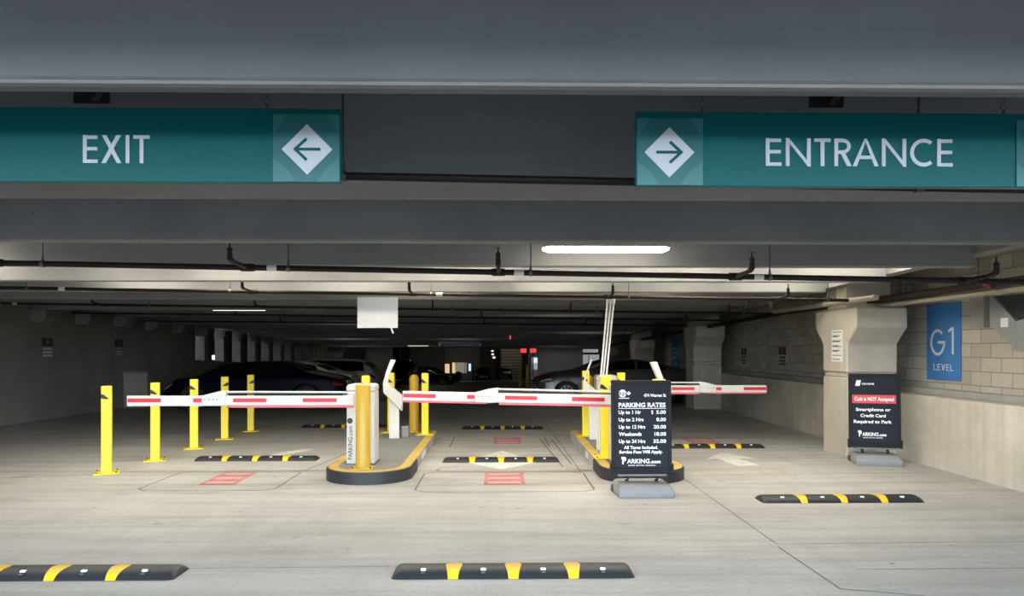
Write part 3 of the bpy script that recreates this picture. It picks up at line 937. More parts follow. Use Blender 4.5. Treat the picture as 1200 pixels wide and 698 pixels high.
def round_bollard(loc, label, h=1.0, r=.088, mat='gold', dome=.05):
    t = thing('round_bollard', label, 'bollard', loc)
    pr = [(r, 0), (r, h-dome)]+[(r*math.cos(a), h-dome+dome*math.sin(a)) for a in [PI/2*i/7 for i in range(1, 7)]]+[(.004, h)]
    MB().lathe(pr, 28).build('post', M[mat], t, smooth=True)
    MB().box(-.135, .135, -.135, .135, 0, .014).build('base_plate', M['gold'], t, bevel=.003)
    for sx in (-1, 1):
        for sy in (-1, 1):
            MB().lathe([(.012, .012), (.012, .03), (.006, .034)], 8, (sx*.108, sy*.108, 0)).build('bolt', M['rod'], t)
    return t
round_bollard((-1.648, 9.02, IZ), 'golden round bollard in front of the left barrier cabinet', 1.02, .088, 'gold', .02)
round_bollard((-1.477, 12.93, IZ), 'golden round-topped bollard at the rear of the left island', 1.0, .083, 'gold', .083)
round_bollard((1.56, 12.95, IZ), 'golden round-topped bollard at the rear of the right island', .99, .083, 'gold', .083)

# ================================================================== barrier gates
def barrier(loc, label, flip=1, tilt=0.0, sc=1.0, lettering=True, arm_dz=0):
    """hinge at the cabinet's side; the arm runs to -x (flip=1) or +x (flip=-1)"""
    t = thing('barrier_gate', label, 'barrier gate', loc)
    f = flip
    def X(a): return -a*f*sc
    # cabinet, 0.35 wide, 1.0 tall
    xa, xb = sorted((0.0, .35*f))
    MB().box(xa, xb, -.13, .22, 0, .915).build('cabinet', M['white'], t, bevel=.02, seg=3)
    MB().prism([(xa, .918), (xb, .918), (xb, .972), (xb-.03, 1.0), (xa+.03, 1.0), (xa, .972)], 'y', -.13, .22).build('lid', M['white'], t, bevel=.008)
    MB().box(xa-.012, xb+.012, -.142, .232, 0, .012).build('base_plate', M['rod'], t)
    arm = empty('arm', (0, 0, 0))
    arm.parent = t
    arm = t
    ca, sa = math.cos(tilt), math.sin(tilt)
    zp = .79+arm_dz
    def T(mb):
        mb.v = [(x*ca+(z-zp)*sa*0, yy, z+abs(x)*sa) for x, yy, z in mb.v]
        return mb
    y0, y1 = -.175, -.135
    z0, z1 = .742+arm_dz, .862+arm_dz
    def bx(a, b, ya, yb, za, zb_):
        p, q = sorted((X(a), X(b)))
        return MB().box(p, q, ya, yb, za, zb_)
    MB().lathe([(.001, 0), (.05, 0), (.05, .02), (.001, .02)], 20)
    T(bx(-.10, 1.50, y0, y1, z0, z1)).build('inner_arm', M['white'], t, bevel=.006)
    T(bx(-.10, 1.47, y0-.004, y1-.01, z0-.03, z0+.002)).build('light_strip', M['pink'], t, bevel=.006)
    T(bx(1.56, 2.70, y0, y1, z0-.008, z1)).build('outer_arm', M['white'], t, bevel=.006)
    if flip < 0 or sc < 1:
        T(bx(1.62, 2.70, y0-.004, y1-.01, z0-.022, z0+.006)).build('light_strip', M['pink'], t, bevel=.006)
    mb = MB().prism([(X(1.77), z0-.002), (X(1.77), z1+.004), (X(1.55), z1+.058), (X(1.47), z1+.064), (X(1.50), z0-.002)], 'y', y0-.012, y1+.012)
    T(mb).build('fold_joint', M['white'], t, bevel=.006)
    mb = MB()
    for q in (1.58, 1.63, 1.68, 1.73):
        mb.box(min(X(q), X(q+.012)), max(X(q), X(q+.012)), y0-.016, y0-.01, .81+arm_dz, .822+arm_dz)
    T(mb).build('rivets', M['rod'], t)
    T(MB().tube([(X(1.47), (y0+y1)/2, z1+.045), (X(1.2), (y0+y1)/2, z1+.045), (X(-.02), (y0+y1)/2, z1+.040)], .013, 8)).build('linkage_rod', M['white'], t, smooth=True)
    T(MB().tube([(X(1.47), (y0+y1)/2, z1+.018), (X(-.02), (y0+y1)/2, z1+.016)], .008, 8)).build('cable', M['black'], t, smooth=True)
    for a, b in ((.11, .53), (.98, 1.39), (1.78, 1.875), (2.28, 2.69)):
        T(bx(a, b, y0-.003-(.012 if 1.6 < a < 1.8 else 0), y0+.001, .782+arm_dz, .830+arm_dz)).build('reflective_stripe', M['red'], t)
    # hinge bracket
    MB().box(min(X(-.10), X(.04)), max(X(-.10), X(.04)), -.15, -.128, .72+arm_dz, .90+arm_dz).build('hinge_bracket', M['white'], t, bevel=.01)
    if lettering:
        mb = MB()
        text(mb, 'PARKING.com', 0, .42, 0, .055, -.133, .012, rot=lambda p: (.075-(p[2]), p[1], .06+p[0]))
        mb.prism([(.045+.036*math.cos(a*PI/12), .545+.036*math.sin(a*PI/12)) for a in range(24)], 'y', -.1335, -.129)
        mb.build('lettering', M['ink'], t)
    bpy.data.objects.remove(bpy.data.objects[arm.name]) if arm is not t else None
    return t
for o in []:
    pass
barrier((-1.91, 9.45, IZ), 'barrier gate with lowered red and white arm across the exit lane', 1)
barrier((1.43, 9.45, IZ), 'barrier gate with lowered red and white arm across the centre lane', 1, .022, .975, False)
barrier((1.98, 12.55, IZ), 'barrier gate with lowered red and white arm across the entrance lane', -1, 0, .93, False, -.03)
for o in [o for o in bpy.data.objects if o.name.split('.')[0] == 'arm' and o.type == 'EMPTY']:
    bpy.data.objects.remove(o)

# ================================================================== ticket terminals
def terminal(loc, rz, label, flip=1, bk=1.0):
    t = thing('ticket_terminal', label, 'ticket terminal', loc, rz)
    f = flip
    P = lambda pts: [(x*f, z) for x, z in pts]
    MB().prism(P([(-.08, 0), (.085, 0), (.085, .62), (-.08, .80)]), 'y', -.10, .10).build('pedestal', M['white'], t, bevel=.012)
    MB().prism(P([(-.175, .905), (-.165, .95), (.13, .70), (.13, .60), (.11, .45), (-.175, .745)]), 'y', -.14, .14).build('head', M['white'], t, bevel=.012)
    MB().prism(P([(-.175, .745), (.11, .45), (.125, .44), (.14, .47), (.14, .69), (.128, .705)]), 'y', -.115, .115).build('face_panel', M['galv'], t, bevel=.006)
    MB().prism(P([(-.172, .90), (-.172+.072*bk, .90-.015*bk), (-.135+.073*bk, 1.06-.01*bk), (-.055+.085*bk, 1.272-.01*bk), (-.055, 1.272), (-.135, 1.06)]), 'y', -.095, .095).build('blade', M['white'], t, bevel=.012)
    return t
terminal((-1.70, 12.05, IZ), .15, 'white ticket terminal with slanted head on the left island')
terminal((1.52, 11.85, IZ), -.13, 'white ticket terminal at left of the right island', 1, .4)
terminal((2.06, 9.95, IZ), PI-.1, 'white ticket terminal behind the rates sign, only its blade showing')
t = thing('utility_box', 'small blue-grey box at the foot of the left ticket terminal', 'box', (-1.535, 12.2, IZ))
MB().box(-.055, .055, -.07, .07, 0, .165).build('body', M['greybase'], t, bevel=.008)
MB().box(-.058, .058, -.073, .073, .165, .18).build('lid', M['galv'], t, bevel=.004)

# white conduits above the right island
for i, (a, b) in enumerate(((1.548, 1.40), (1.592, 1.43), (1.634, 1.475))):
    nm = ('left', 'middle', 'right')[i]
    t = thing('conduit', nm+' one of three white conduits from ceiling to right island', 'conduit', (b, 10.55, IZ), 0, 'three white conduits')
    dx = a-b
    MB().tube([(0, 0, 0), (0.0, 0, .5), (dx, 0, 2.14), (dx, -.1, 2.17)], .0135, 10).build('pipe', M['conduit'], t, smooth=True)
    MB().tube([(dx, 0, 2.09), (dx, 0, 2.15)], .02, 10).build('coupling', M['conduit'], t, smooth=True)

# ================================================================== A-frame signs
def sign_stand(loc, rz, label):
    t = thing('sign_stand', label, 'sign', loc, rz)
    W, H, z0 = .668, 1.0, .245
    lean = .045
    def TL(mb):
        mb.v = [(x, yy+(z-z0)*lean, z) for x, yy, z in mb.v]
        return mb
    TL(MB().box(-W/2+.02, W/2-.02, -.012, .016, z0+.02, z0+H-.02)).build('panel', M['board'], t)
    mb = MB()
    fw = .038
    mb.prism([(-W/2, z0), (W/2, z0), (W/2, z0+fw), (-W/2, z0+fw)], 'y', -.022, .022)
    mb.prism([(-W/2, z0+H-fw), (W/2, z0+H-fw), (W/2, z0+H), (-W/2, z0+H)], 'y', -.022, .022)
    mb.prism([(-W/2, z0+fw), (-W/2+fw, z0+fw), (-W/2+fw, z0+H-fw), (-W/2, z0+H-fw)], 'y', -.022, .022)
    mb.prism([(W/2-fw, z0+fw), (W/2, z0+fw), (W/2, z0+H-fw), (W/2-fw, z0+H-fw)], 'y', -.022, .022)
    TL(mb).build('frame', M['frame'], t, bevel=.006)
    MB().box(-W/2-.004, W/2+.004, -.03, .03, z0-.026, z0+.012).build('lower_rail', M['frame'], t, bevel=.006)
    for sx in (-1, 1):
        MB().box(sx*(W/2)-.016, sx*(W/2)+.016, -.035, .035, z0-.034, z0+.085).build('corner_bracket', M['frame'], t, bevel=.005)
    MB().box(-.27, .27, -.04, .04, z0-.048, z0-.026).build('cross_bar', M['rod'], t)
    for x in (-.165, .165):
        MB().tube([(x, 0, .10)]+[(x+.018*math.cos(i*1.2), .018*math.sin(i*1.2), .10+i*.0062) for i in range(1, 18)]+[(x, 0, z0-.03)], .008, 6).build('spring', M['frame'], t)
    # water-filled base
    mb = MB()
    a, b, c = .305, .29, .035
    def rr(hx, hy, r, n=5):
        o = []
        for sx, sy, a0 in ((1, 1, 0), (-1, 1, 90), (-1, -1, 180), (1, -1, 270)):
            for i in range(n+1):
                g = math.radians(a0+90*i/n)
                o.append((sx*(hx-r)+r*math.cos(g), sy*(hy-r)+r*math.sin(g)))
        return o
    lv = [(.0, a-.01, b-.01), (.015, a, b), (.065, a, b), (.075, a-.008, b-.012), (.125, a-.035, b-.07), (.134, a-.055, b-.10)]
    vs, n = [], 24
    for z, hx, hy in lv:
        vs += [(*p, z) for p in rr(hx, hy, .045)]
    fs = [(i*n+k_, i*n+(k_+1) % n, (i+1)*n+(k_+1) % n, (i+1)*n+k_) for i in range(len(lv)-1) for k_ in range(n)]
    fs += [tuple(range(n))[::-1], tuple((len(lv)-1)*n+k_ for k_ in range(n))]
    mb.add(vs, fs).build('base', M['greybase'], t, smooth=True)
    for sx in (-1, 1):
        MB().tube([(a*.98*sx-.012, .12, .04), (a*.98*sx+.014, .12, .04)], .04, 14).build('wheel', M['rubber'], t)
    return t, TL, W, H, z0

def parking_logo(mb, x0, x1, zb_, cap, y):
    text(mb, 'P', x0+(x1-x0)*.02, x0+(x1-x0)*.125, zb_-cap*.1, cap*1.5, y, .045)
    mb.prism([(x0+(x1-x0)*.035+cap*.32*math.cos(a*PI/8), zb_+cap*1.05+cap*.32*math.sin(a*PI/8)) for a in range(16)], 'y', y-.0006, y+.0004)
    text(mb, 'ARKING', x0+(x1-x0)*.14, x0+(x1-x0)*.72, zb_, cap*.92, y, .03)
    text(mb, '.com', x0+(x1-x0)*.735, x1, zb_, cap*.72, y, .04)
    text(mb, 'MORE. BETTER. PARKING.', x0+(x1-x0)*.18, x1-(x1-x0)*.12, zb_-cap*.58, cap*.28, y, .015)

t, TL, W, H, z0 = sign_stand((1.575, 8.17, 0), .02, 'black sign stand with white parking rates on a grey base')
U = lambda u: (u-755.5)*.00925
V = lambda v: z0+(555.5-v)*.00895
yy = -.0125
def words(name_rows, mat='letter'):
    mb = MB()
    for s, u0, u1, vb, cap in name_rows:
        text(mb, s, U(u0), U(u1), V(vb), cap*.00895, yy)
    TL(mb).build('lettering', M[mat], t)
words([('474 Warren St', 758.5, 785.5, 464, 3.9)])
words([('PARKING RATES', 728, 784.8, 476.6, 5.6)])
mb = MB()
mb.box(U(728), U(785), yy-.001, yy+.001, V(478.6), V(477.9))
TL(mb).build('rule', M['letter'], t)
for a, b, vb, la, rb in (('Up to 1 Hr', '$  5.00', 485.0, 755, 767.5), ('Up to 2 Hrs', '8.00', 494, 758, 773.5), ('Up to 12 Hrs', '20.00', 503, 760, 770), ('Weekends', '18.00', 511.8, 755.5, 771), ('Up to 24 Hrs', '32.00', 520.6, 760, 769.5)):
    words([(a, 728, la, vb, 4.5)])
    if b[0] == '$':
        words([('5.00', 773.5, 785, vb, 4.5)])
        mb = MB()
        text(mb, '$', U(767.3), U(769.8), V(vb), 4.5*.00895, yy, 0.0)
        TL(mb).build('lettering', M['letter'], t)
    else:
        words([(b, rb, 785, vb, 4.5)])
words([('All Taxes Included.', 734, 775, 528, 3.9), ('Service Fees Will Apply.', 728.5, 780.5, 533.4, 3.9)])
mb = MB()
parking_logo(mb, U(731), U(778), V(545.5), 6*.00895, yy)
TL(mb).build('lettering', M['letter'], t)
mb = MB()
r = 4.6*.00925
mb.prism([(U(733)+r*math.cos(a*PI/16), V(459.8)+r*math.sin(a*PI/16)) for a in range(32)], 'y', yy-.001, yy+.001)
d = 2.6*.00925
mb.prism([(U(740.3)-d, V(459.6)), (U(740.3), V(459.6)-d), (U(740.3)+d, V(459.6)), (U(740.3), V(459.6)+d)], 'y', yy-.001, yy+.001)
mb.box(U(728.5), U(741), yy-.001, yy+.001, V(466.2), V(465.2))
TL(mb).build('logo', M['letter'], t)
mb = MB()
text(mb, 'sp', U(728.6), U(737.4), V(461.6), 5.0*.00895, yy-.002, .005)
mb.box(U(728.2), U(729.4), yy-.0025, yy-.0015, V(459.2), V(458.4))
TL(mb).build('logo_lettering', M['board'], t)

t, TL, W, H, z0 = sign_stand((5.245, 10.27, 0), -.24, 'black sign stand saying cash not accepted beside the near pilaster')
kk = .655/56
U = lambda u: (u-1026.5)*kk
V = lambda v: z0+(522-v)*.0121
words([('Smartphone or', 1005.5, 1044, 482.3, 5)])
words([('Credit Card', 1010.5, 1038.5, 489.3, 5)])
words([('Required to Park', 1003, 1045, 496.3, 5)])
TL(MB().box(U(1001.5), U(1050), yy-.001, yy+.002, V(473.5), V(463.8))).build('red_band', M['redband'], t)
yy2 = yy
mb = MB()
text(mb, 'Cash is NOT Accepted', U(1004), U(1047.5), V(470.6), 4.4*.0121, yy-.003, .02)
TL(mb).build('lettering', M['letter'], t)
mb = MB()
parking_logo(mb, U(1008), U(1039), V(511), 4.6*.0121, yy)
TL(mb).build('lettering', M['letter'], t)
mb = MB()
mb.prism([(U(1005), V(453.5)), (U(1010), V(453.5)), (U(1011.5), V(447)), (U(1006.5), V(447))], 'y', yy-.001, yy+.001)
TL(mb).build('logo', M['letter'], t)
mb = MB()
text(mb, 'garage', U(1012), U(1026), V(452), 2.8*.0121, yy, .02)
TL(mb).build('lettering', M['letter'], t)

# ================================================================== speed bumps
def speed_bump_proto(L=1.70, D=.30, H=.055, skew=0):
    t = empty('speed_bump')
    def prof(s):          # s -1..1 across
        return H*(1-abs(s)**2.6)**.75
    n = 14
    mb = MB()
    ss = [-1+2*i/n for i in range(n+1)]
    st = [(-L/2, 0.86, 0.05), (-L/2+.02, .96, .72), (-L/2+.045, 1, .97), (-L/2+.07, 1, 1)]
    st = st+[(-x, a, b) for x, a, b in st[::-1]]
    vs = []
    for x, a, b in st:
        vs += [(x, s*D/2*a, max(.0, prof(s)*b)) for s in ss]
    m = n+1
    fs = [(i*m+k_, (i+1)*m+k_, (i+1)*m+k_+1, i*m+k_+1) for i in range(len(st)-1) for k_ in range(n)]
    fs.append(tuple(range(m)))
    fs.append(tuple((len(st)-1)*m+k_ for k_ in range(m))[::-1])
    mb.add(vs, fs).build('body', M['rubber_grey'], t, smooth=True)
    for c in (-.42, 0, .42):
        mb = MB()
        vs = []
        for s in ss:
            hw = .034+.026*(1-abs(s))
            vs += [(c-hw, s*D/2*1.004, prof(s)+.0022), (c+hw, s*D/2*1.004, prof(s)+.0022)]
        mb.add(vs, [(2*i, 2*i+1, 2*i+3, 2*i+2) for i in range(n)])
        mb.build('stripe', M['bumpyellow'], t, smooth=True)
    for c in (-.63, -.21, .21, .63):
        MB().box(c-.018, c+.018, -D*.33, -D*.24, .045, .058).build('reflector', M['letter'], t, bevel=.003)
        MB().lathe([(.014, 0), (.014, .004), (.008, .006)], 10, (c, -D*.40, .036)).build('bolt', M['rod'], t)
    return t
bp = speed_bump_proto()
bumps = [((.10, 5.30), 1.0, 0, 'black and yellow speed bump at bottom centre, nearest the camera'),
         ((-3.10, 5.31), 1.0, 0, 'black and yellow speed bump at the bottom left corner'),
         ((3.58, 7.77), 1.0, -.0, 'black and yellow speed bump below the cash not accepted sign'),
         ((-3.47, 10.74), 1.02, 0, 'black and yellow speed bump under the exit lane arm'),
         ((.03, 10.55), .97, 0, 'black and yellow speed bump on the white diamond in centre lane'),
         ((.07, 14.8), .95, 0, 'black and yellow speed bump farthest back in the centre lane'),
         ((-3.14, 15.15), 1.0, 0, 'black and yellow speed bump farthest back in the exit lane'),
         ((3.42, 11.95), 1.0, 0, 'black and yellow speed bump beside the worn white arrow in entrance lane')]
for i, ((x, y), sx, rz, lab) in enumerate(bumps):
    o = bp if i == 0 else copy_tree(bp)
    o.location = (x, y, 0)
    o.scale = (sx, 1, 1)
    o.rotation_euler = (0, 0, rz)
    tag(o, lab, 'speed bump', 'black and yellow speed bumps')

# ================================================================== floor paint
def paint(poly, mat, name, label, z=.0026, cat='road marking'):
    mb = MB().add([(*p, z) for p in poly], [tuple(range(len(poly)))])
    return tag(mb.build(name, M[mat]), label, cat)
def red_box(x0, x1, y0, y1, label, sk=0):
    t = thing('floor_marking', label, 'road marking', ((x0+x1)/2, (y0+y1)/2, 0))
    a, b = (x1-x0)/2, (y1-y0)/2
    MB().add([(-a, -b, .0030), (a, -b, .0030), (a+sk, b, .0030), (-a+sk, b, .0030)], [(0, 1, 2, 3)]).build('red_patch', M['redpaint'], t)
    mb = MB()
    for k_ in range(3):
        c = -b+b*2*(k_+.5)/3
        mb.add([(-a*.8, c-b*.14, .0036), (a*.8, c-b*.14, .0036), (a*.8+sk*.2, c+b*.14, .0036), (-a*.8+sk*.2, c+b*.14, .0036)], [(0, 1, 2, 3)])
    mb.build('worn_strokes', M['pinkpaint'], t)
red_box(-.18, .31, 8.70, 9.60, 'worn red painted box on the floor, nearer one in centre lane')
red_box(-.09, .38, 12.43, 13.39, 'worn red painted box on the floor, farther one in centre lane')
red_box(-3.53, -3.11, 8.76, 9.66, 'worn red painted box on the exit lane floor')
red_box(3.25, 3.74, 12.42, 13.2, 'worn red painted box on the floor behind entrance lane bump')
paint([(.03, 9.80), (.57, 10.46), (.05, 11.6), (-.50, 10.48)], 'whitepaint', 'painted_diamond', 'worn white diamond painted under the centre lane speed bump')
paint([(3.40, 11.30), (2.99, 10.66), (3.165, 10.737), (3.24, 10.02), (3.575, 10.08), (3.47, 10.73), (3.77, 10.65)], 'whitepaint', 'painted_arrow', 'worn white arrow painted in the entrance lane')
paint([(-3.09, 11.85), (-2.9, 11.8), (-3.13, 11.3), (-3.311, 11.05), (-3.45, 11.25), (-3.35, 11.45)], 'whitepaint', 'painted_arrow', 'worn white arrow remains behind exit lane speed bump')

# grey pedestal against the left wall
t = thing('utility_pedestal', 'grey utility cabinet against the left wall behind the bollards', 'cabinet', (-9.75, 20.5, -.016))
MB().box(-.43, .22, -.2, .2, 0, .93).build('body', M['wallL'], t, bevel=.01)
MB().box(-.44, .24, -.22, .22, .93, .99).build('cap', M['far'], t)

# ================================================================== cars
def interp(tab, x):
    if x <= tab[0][0]: return tab[0][1]
    for i in range(len(tab)-1):
        x0, a = tab[i]; x1, b = tab[i+1]
        if x <= x1:
            u = (x-x0)/(x1-x0)
            pa = tab[i-1] if i > 0 else tab[i]
            pb = tab[i+2] if i+2 < len(tab) else tab[i+1]
            m0 = (b-pa[1])/(x1-pa[0])*(x1-x0) if x1 != pa[0] else 0
            m1 = (pb[1]-a)/(pb[0]-x0)*(x1-x0) if pb[0] != x0 else 0
            # limit overshoot
            d = b-a
            m0 = max(-3*abs(d), min(3*abs(d), m0)) if m0*d > 0 else 0
            m1 = max(-3*abs(d), min(3*abs(d), m1)) if m1*d > 0 else 0
            h = u*u*(3-2*u)
            return a*(1-h)+b*h + m0*(u**3-2*u*u+u)+m1*(u**3-u*u)
    return tab[-1][1]

SHAPES = {
 # nose at x=0, tail at x=1 (fraction of length); heights as fraction of full height
 'coupe': dict(top=[(0, .50), (.03, .56), (.14, .66), (.30, .73), (.40, .87), (.50, .98), (.57, 1.0), (.68, .965), (.82, .83), (.93, .74), (.985, .66), (1, .58)],
               belt=[(0, .48), (.05, .54), (.2, .62), (.33, .685), (.7, .735), (.9, .72), (1, .56)], ws=(.31, .46), rw=(.70, .87), side=(.35, .80)),
 'fastback': dict(top=[(0, .40), (.03, .50), (.055, .57), (.09, .645), (.19, .675), (.255, .80), (.34, .93), (.47, 1.0), (.60, 1.0), (.69, .96), (.75, .86), (.81, .78), (.93, .69), (.98, .62), (1, .54)],
               belt=[(0, .38), (.05, .50), (.1, .60), (.2, .635), (.7, .69), (.9, .67), (1, .52)], ws=(.19, .36), rw=(.67, .80), side=(.23, .76)),
 'sedan': dict(top=[(0, .44), (.03, .53), (.15, .62), (.28, .66), (.36, .82), (.43, .96), (.53, .995), (.62, 1.0), (.70, .985), (.78, .91), (.87, .77), (.93, .72), (.985, .69), (1, .58)],
               belt=[(0, .42), (.05, .51), (.2, .60), (.3, .63), (.7, .665), (.9, .68), (1, .56)], ws=(.28, .43), rw=(.76, .87), side=(.32, .81)),
 'suv': dict(top=[(0, .44), (.03, .54), (.14, .62), (.24, .65), (.31, .80), (.37, .95), (.48, 1.0), (.75, .99), (.88, .95), (.95, .80), (.985, .64), (1, .55)],
             belt=[(0, .42), (.05, .52), (.2, .60), (.3, .62), (.7, .65), (.93, .66), (1, .54)], ws=(.24, .37), rw=(.89, .955), side=(.28, .91)),
}
def car(name, label, loc, rz, shape, paint_m, L=4.6, W=1.82, H=1.4, rim='rim', detail=True):
    sh = SHAPES[shape]
    t = thing(name, label, 'car', loc, rz)
    zb_ = .19
    R = .33 if shape != 'suv' else .36
    xf, xr = (.165 if shape == 'coupe' else .185)*L, .80*L
    def hw(f):
        return W/2*min(1, interp([(0, .72), (.035, .86), (.12, .96), (.3, 1), (.75, 1), (.92, .955), (.975, .88), (1, .76)], f))
    def section(f):
        w_ = hw(f)
        top = interp(sh['top'], f)*H
        belt = min(interp(sh['belt'], f)*H, top-.015)
        g = min(1, max(0, (top-belt)/(H-.66*H)))
        b0 = zb_ + (.10*max(0, 1-f/.05) if f < .05 else 0)+(.12*max(0, (f-.95)/.05))
        wr = w_*(.90-.19*g)
        return [(w_*.86, b0), (w_*.965, b0+.05), (w_*.995, b0+.20), (w_*.985, (b0+belt)/2+.07), (w_*.965, belt-.03), (w_*.93, belt),
                (w_*.93*(1-.35)+wr*.35, belt+(top-belt)*.42), (wr, belt+(top-belt)*.80), (wr*.92, belt+(top-belt)*.92), (wr*.72, top-.012*(g+.2)), (0, top)]
    def catm(P, u):
        n = len(P)-1
        i = min(int(u*n), n-1)
        v = u*n-i
        p0, p1, p2, p3 = P[max(i-1, 0)], P[i], P[i+1], P[min(i+2, n)]
        return tuple(.5*((2*b)+(-a+c)*v+(2*a-5*b+4*c-d)*v*v+(-a+3*b-3*c+d)*v**3) for a, b, c, d in zip(p0, p1, p2, p3))
    def Sf(f, u, side, off=0):
        yv, z = catm(section(f), u)
        yv = max(0, yv)
        return Vector((f*L, side*(yv), z))
    def Sn(f, u, side, off):
        e = 1e-3
        p = Sf(f, u, side)
        a = Sf(min(1, f+e), u, side)-Sf(max(0, f-e), u, side)
        b = Sf(f, min(1, u+e), side)-Sf(f, max(0, u-e), side)
        n = a.cross(b)
        if n.length < 1e-9: return p
        n.normalize()
        c = Vector((f*L, 0, .6*H))
        if n.dot(p-c) < 0: n = -n
        return p+n*off
    nf, nu = 56, 30
    fs_ = [.5-.5*math.cos(PI*i/nf)*(1) for i in range(nf+1)]
    fs_ = [(.6*a+.4*i/nf) for i, a in enumerate(fs_)]
    vs = []
    ring = []
    for f in fs_:
        row = [Sf(f, i/nu, -1) for i in range(nu+1)]+[Sf(f, i/nu, 1) for i in range(nu-1, -1, -1)]
        vs += row
        ring.append(len(row))
    m = ring[0]
    faces = []
    for i in range(nf):
        for k_ in range(m):
            faces.append((i*m+k_, (i+1)*m+k_, (i+1)*m+(k_+1) % m, i*m+(k_+1) % m))
    faces.append(tuple(range(m)))
    faces.append(tuple(nf*m+k_ for k_ in range(m))[::-1])
    o = MB().add(vs, faces).build('body', M[paint_m], t, smooth=False)
    # wheel arches cut out
    cut = MB()
    for x in (xf, xr):
        for s in (-1, 1):
            a, b = sorted((s*(W/2-.24), s*(W/2+.1)))
            cut.prism([(x+(R+.055)*math.cos(2*PI*i/28), R+(R+.055)*math.sin(2*PI*i/28)) for i in range(28)], 'y', a, b)
    oc = cut.build('cutter', M['trimblack'])
    bm_ = o.modifiers.new('b', 'BOOLEAN')
    bm_.operation = 'DIFFERENCE'
    bm_.object = oc
    bm_.solver = 'EXACT'
    par = o.parent
    o.parent = None
    dg = bpy.context.evaluated_depsgraph_get()
    me = bpy.data.meshes.new_from_object(o.evaluated_get(dg))
    o.modifiers.clear()
    if len(me.polygons) > 200:
        o.data = me
    o.data.materials.clear()
    o.data.materials.append(M[paint_m])
    o.data.polygons.foreach_set('use_smooth', [True]*len(o.data.polygons))
    try:
        o.data.set_sharp_from_angle(angle=math.radians(38))
    except Exception:
        pass
    o.parent = par
    bpy.data.objects.remove(oc)
    def patch(nm, f0, f1, u0, u1, sides, mat, n1=16, n2=8, off=.006, fu=None, both=False):
        mb = MB()
        for s in sides:
            vs = []
            for i in range(n1+1):
                for k_ in range(n2+1):
                    a, b = i/n1, k_/n2
                    lo, hi = (fu(b) if fu else (f0, f1))
                    f = lo+(hi-lo)*a
                    vs.append(Sn(f, u0+(u1-u0)*b, s, off))
            q = n2+1
            mb.add(vs, [(i*q+k_, (i+1)*q+k_, (i+1)*q+k_+1, i*q+k_+1) for i in range(n1) for k_ in range(n2)])
        return mb.build(nm, M[mat], t, smooth=True)
    a0, a1 = sh['side']
    for s in (-1, 1):
        patch('side_window', 0, 0, .535, .715, (s,), 'glass', 22, 6, .006, lambda b: (a0+.115*b+.01, a1-(.055 if shape != 'suv' else .02)*b))
        patch('pillar', a0+.245, a0+.262, .525, .73, (s,), paint_m if shape != 'suv' else 'trimblack', 3, 6, .009)
    patch('windshield', 0, 0, .72, 1.0, (-1, 1), 'glass', 12, 10, .006, lambda b: (sh['ws'][0]+.02+.035*(1-b), sh['ws'][1]-.012))
    patch('rear_window', 0, 0, .74, 1.0, (-1, 1), 'glass', 12, 10, .006, lambda b: (sh['rw'][0]+.012, sh['rw'][1]-.02*(1-b)))
    for s in (-1, 1):
        patch('headlight', .012, .075, .40, .52, (s,), 'lens', 6, 4, .006)
        patch('tail_light', .945, .992, .36, .50, (s,), 'taillens', 6, 4, .006)
    hz = interp(sh['top'], 0)*H
    MB().box(-.008, .02, -.42, .42, hz-.22, hz-.08).build('grille', M['trimblack'], t, bevel=.004)
    MB().box(-.008, .02, -.5, .5, .29, .38).build('air_intake', M['trimblack'], t, bevel=.004)
    MB().box(-.012, .03, -.26, .26, .42, .53).build('number_plate', M['plate'], t)
    MB().box(L-.04, L+.012, -.26, .26, .62, .74).build('number_plate', M['plate'], t)
    for s in (-1, 1):
        patch('sill', .27, .71, .03, .13, (s,), 'trimblack', 10, 3, .004)
        y_ = s*(hw(.36)*.95+.07)
        MB().lathe([(.01, -.055), (.07, -.04), (.09, 0), (.07, .045), (.01, .06)], 12, (.345*L, y_, interp(sh['belt'], .36)*H+.05)).build('mirror', M[paint_m], t, smooth=True)
        for x in (xf, xr):
            wh = MB()
            yo = s*(W/2-.015)
            yi = s*(W/2-.215)
            pr = [(R*.66, 0), (R*.93, .0), (R, .03), (R, .17), (R*.93, .20), (R*.66, .20)]
            n = 32
            vs = [(x+r_*math.cos(2*PI*k_/n), yo-s*d_, R+r_*math.sin(2*PI*k_/n)) for r_, d_ in pr for k_ in range(n)]
            fs2 = [(i*n+k_, i*n+(k_+1) % n, (i+1)*n+(k_+1) % n, (i+1)*n+k_) for i in range(len(pr)-1) for k_ in range(n)]
            wo = wh.add(vs, fs2).build('wheel', M['tyre'], t, smooth=True)
            rm = MB()
            rr_ = R*.66
            rm.tube([(x, yo-s*.18, R), (x, yo-s*.06, R)], rr_, 24)
            rm.build('brake_disc', M['trimblack'], wo)
            rm = MB()
            for k_ in range(10):
                a = 2*PI*k_/10
                d_ = Vector((math.cos(a), 0, math.sin(a)))
                p = Vector((-math.sin(a), 0, math.cos(a)))
                c = Vector((x, yo-s*.03, R))
                q0, q1 = c+d_*.03, c+d_*rr_
                ww, th = .018, Vector((0, s*.02, 0))
                vv = [q0-p*ww-th, q0+p*ww-th, q1+p*ww*1.2-th, q1-p*ww*1.2-th, q0-p*ww+th, q0+p*ww+th, q1+p*ww*1.2, q1-p*ww*1.2]
                rm.add(vv, [(0, 1, 2, 3), (4, 7, 6, 5), (0, 4, 5, 1), (1, 5, 6, 2), (2, 6, 7, 3), (3, 7, 4, 0)])
            nn = 28
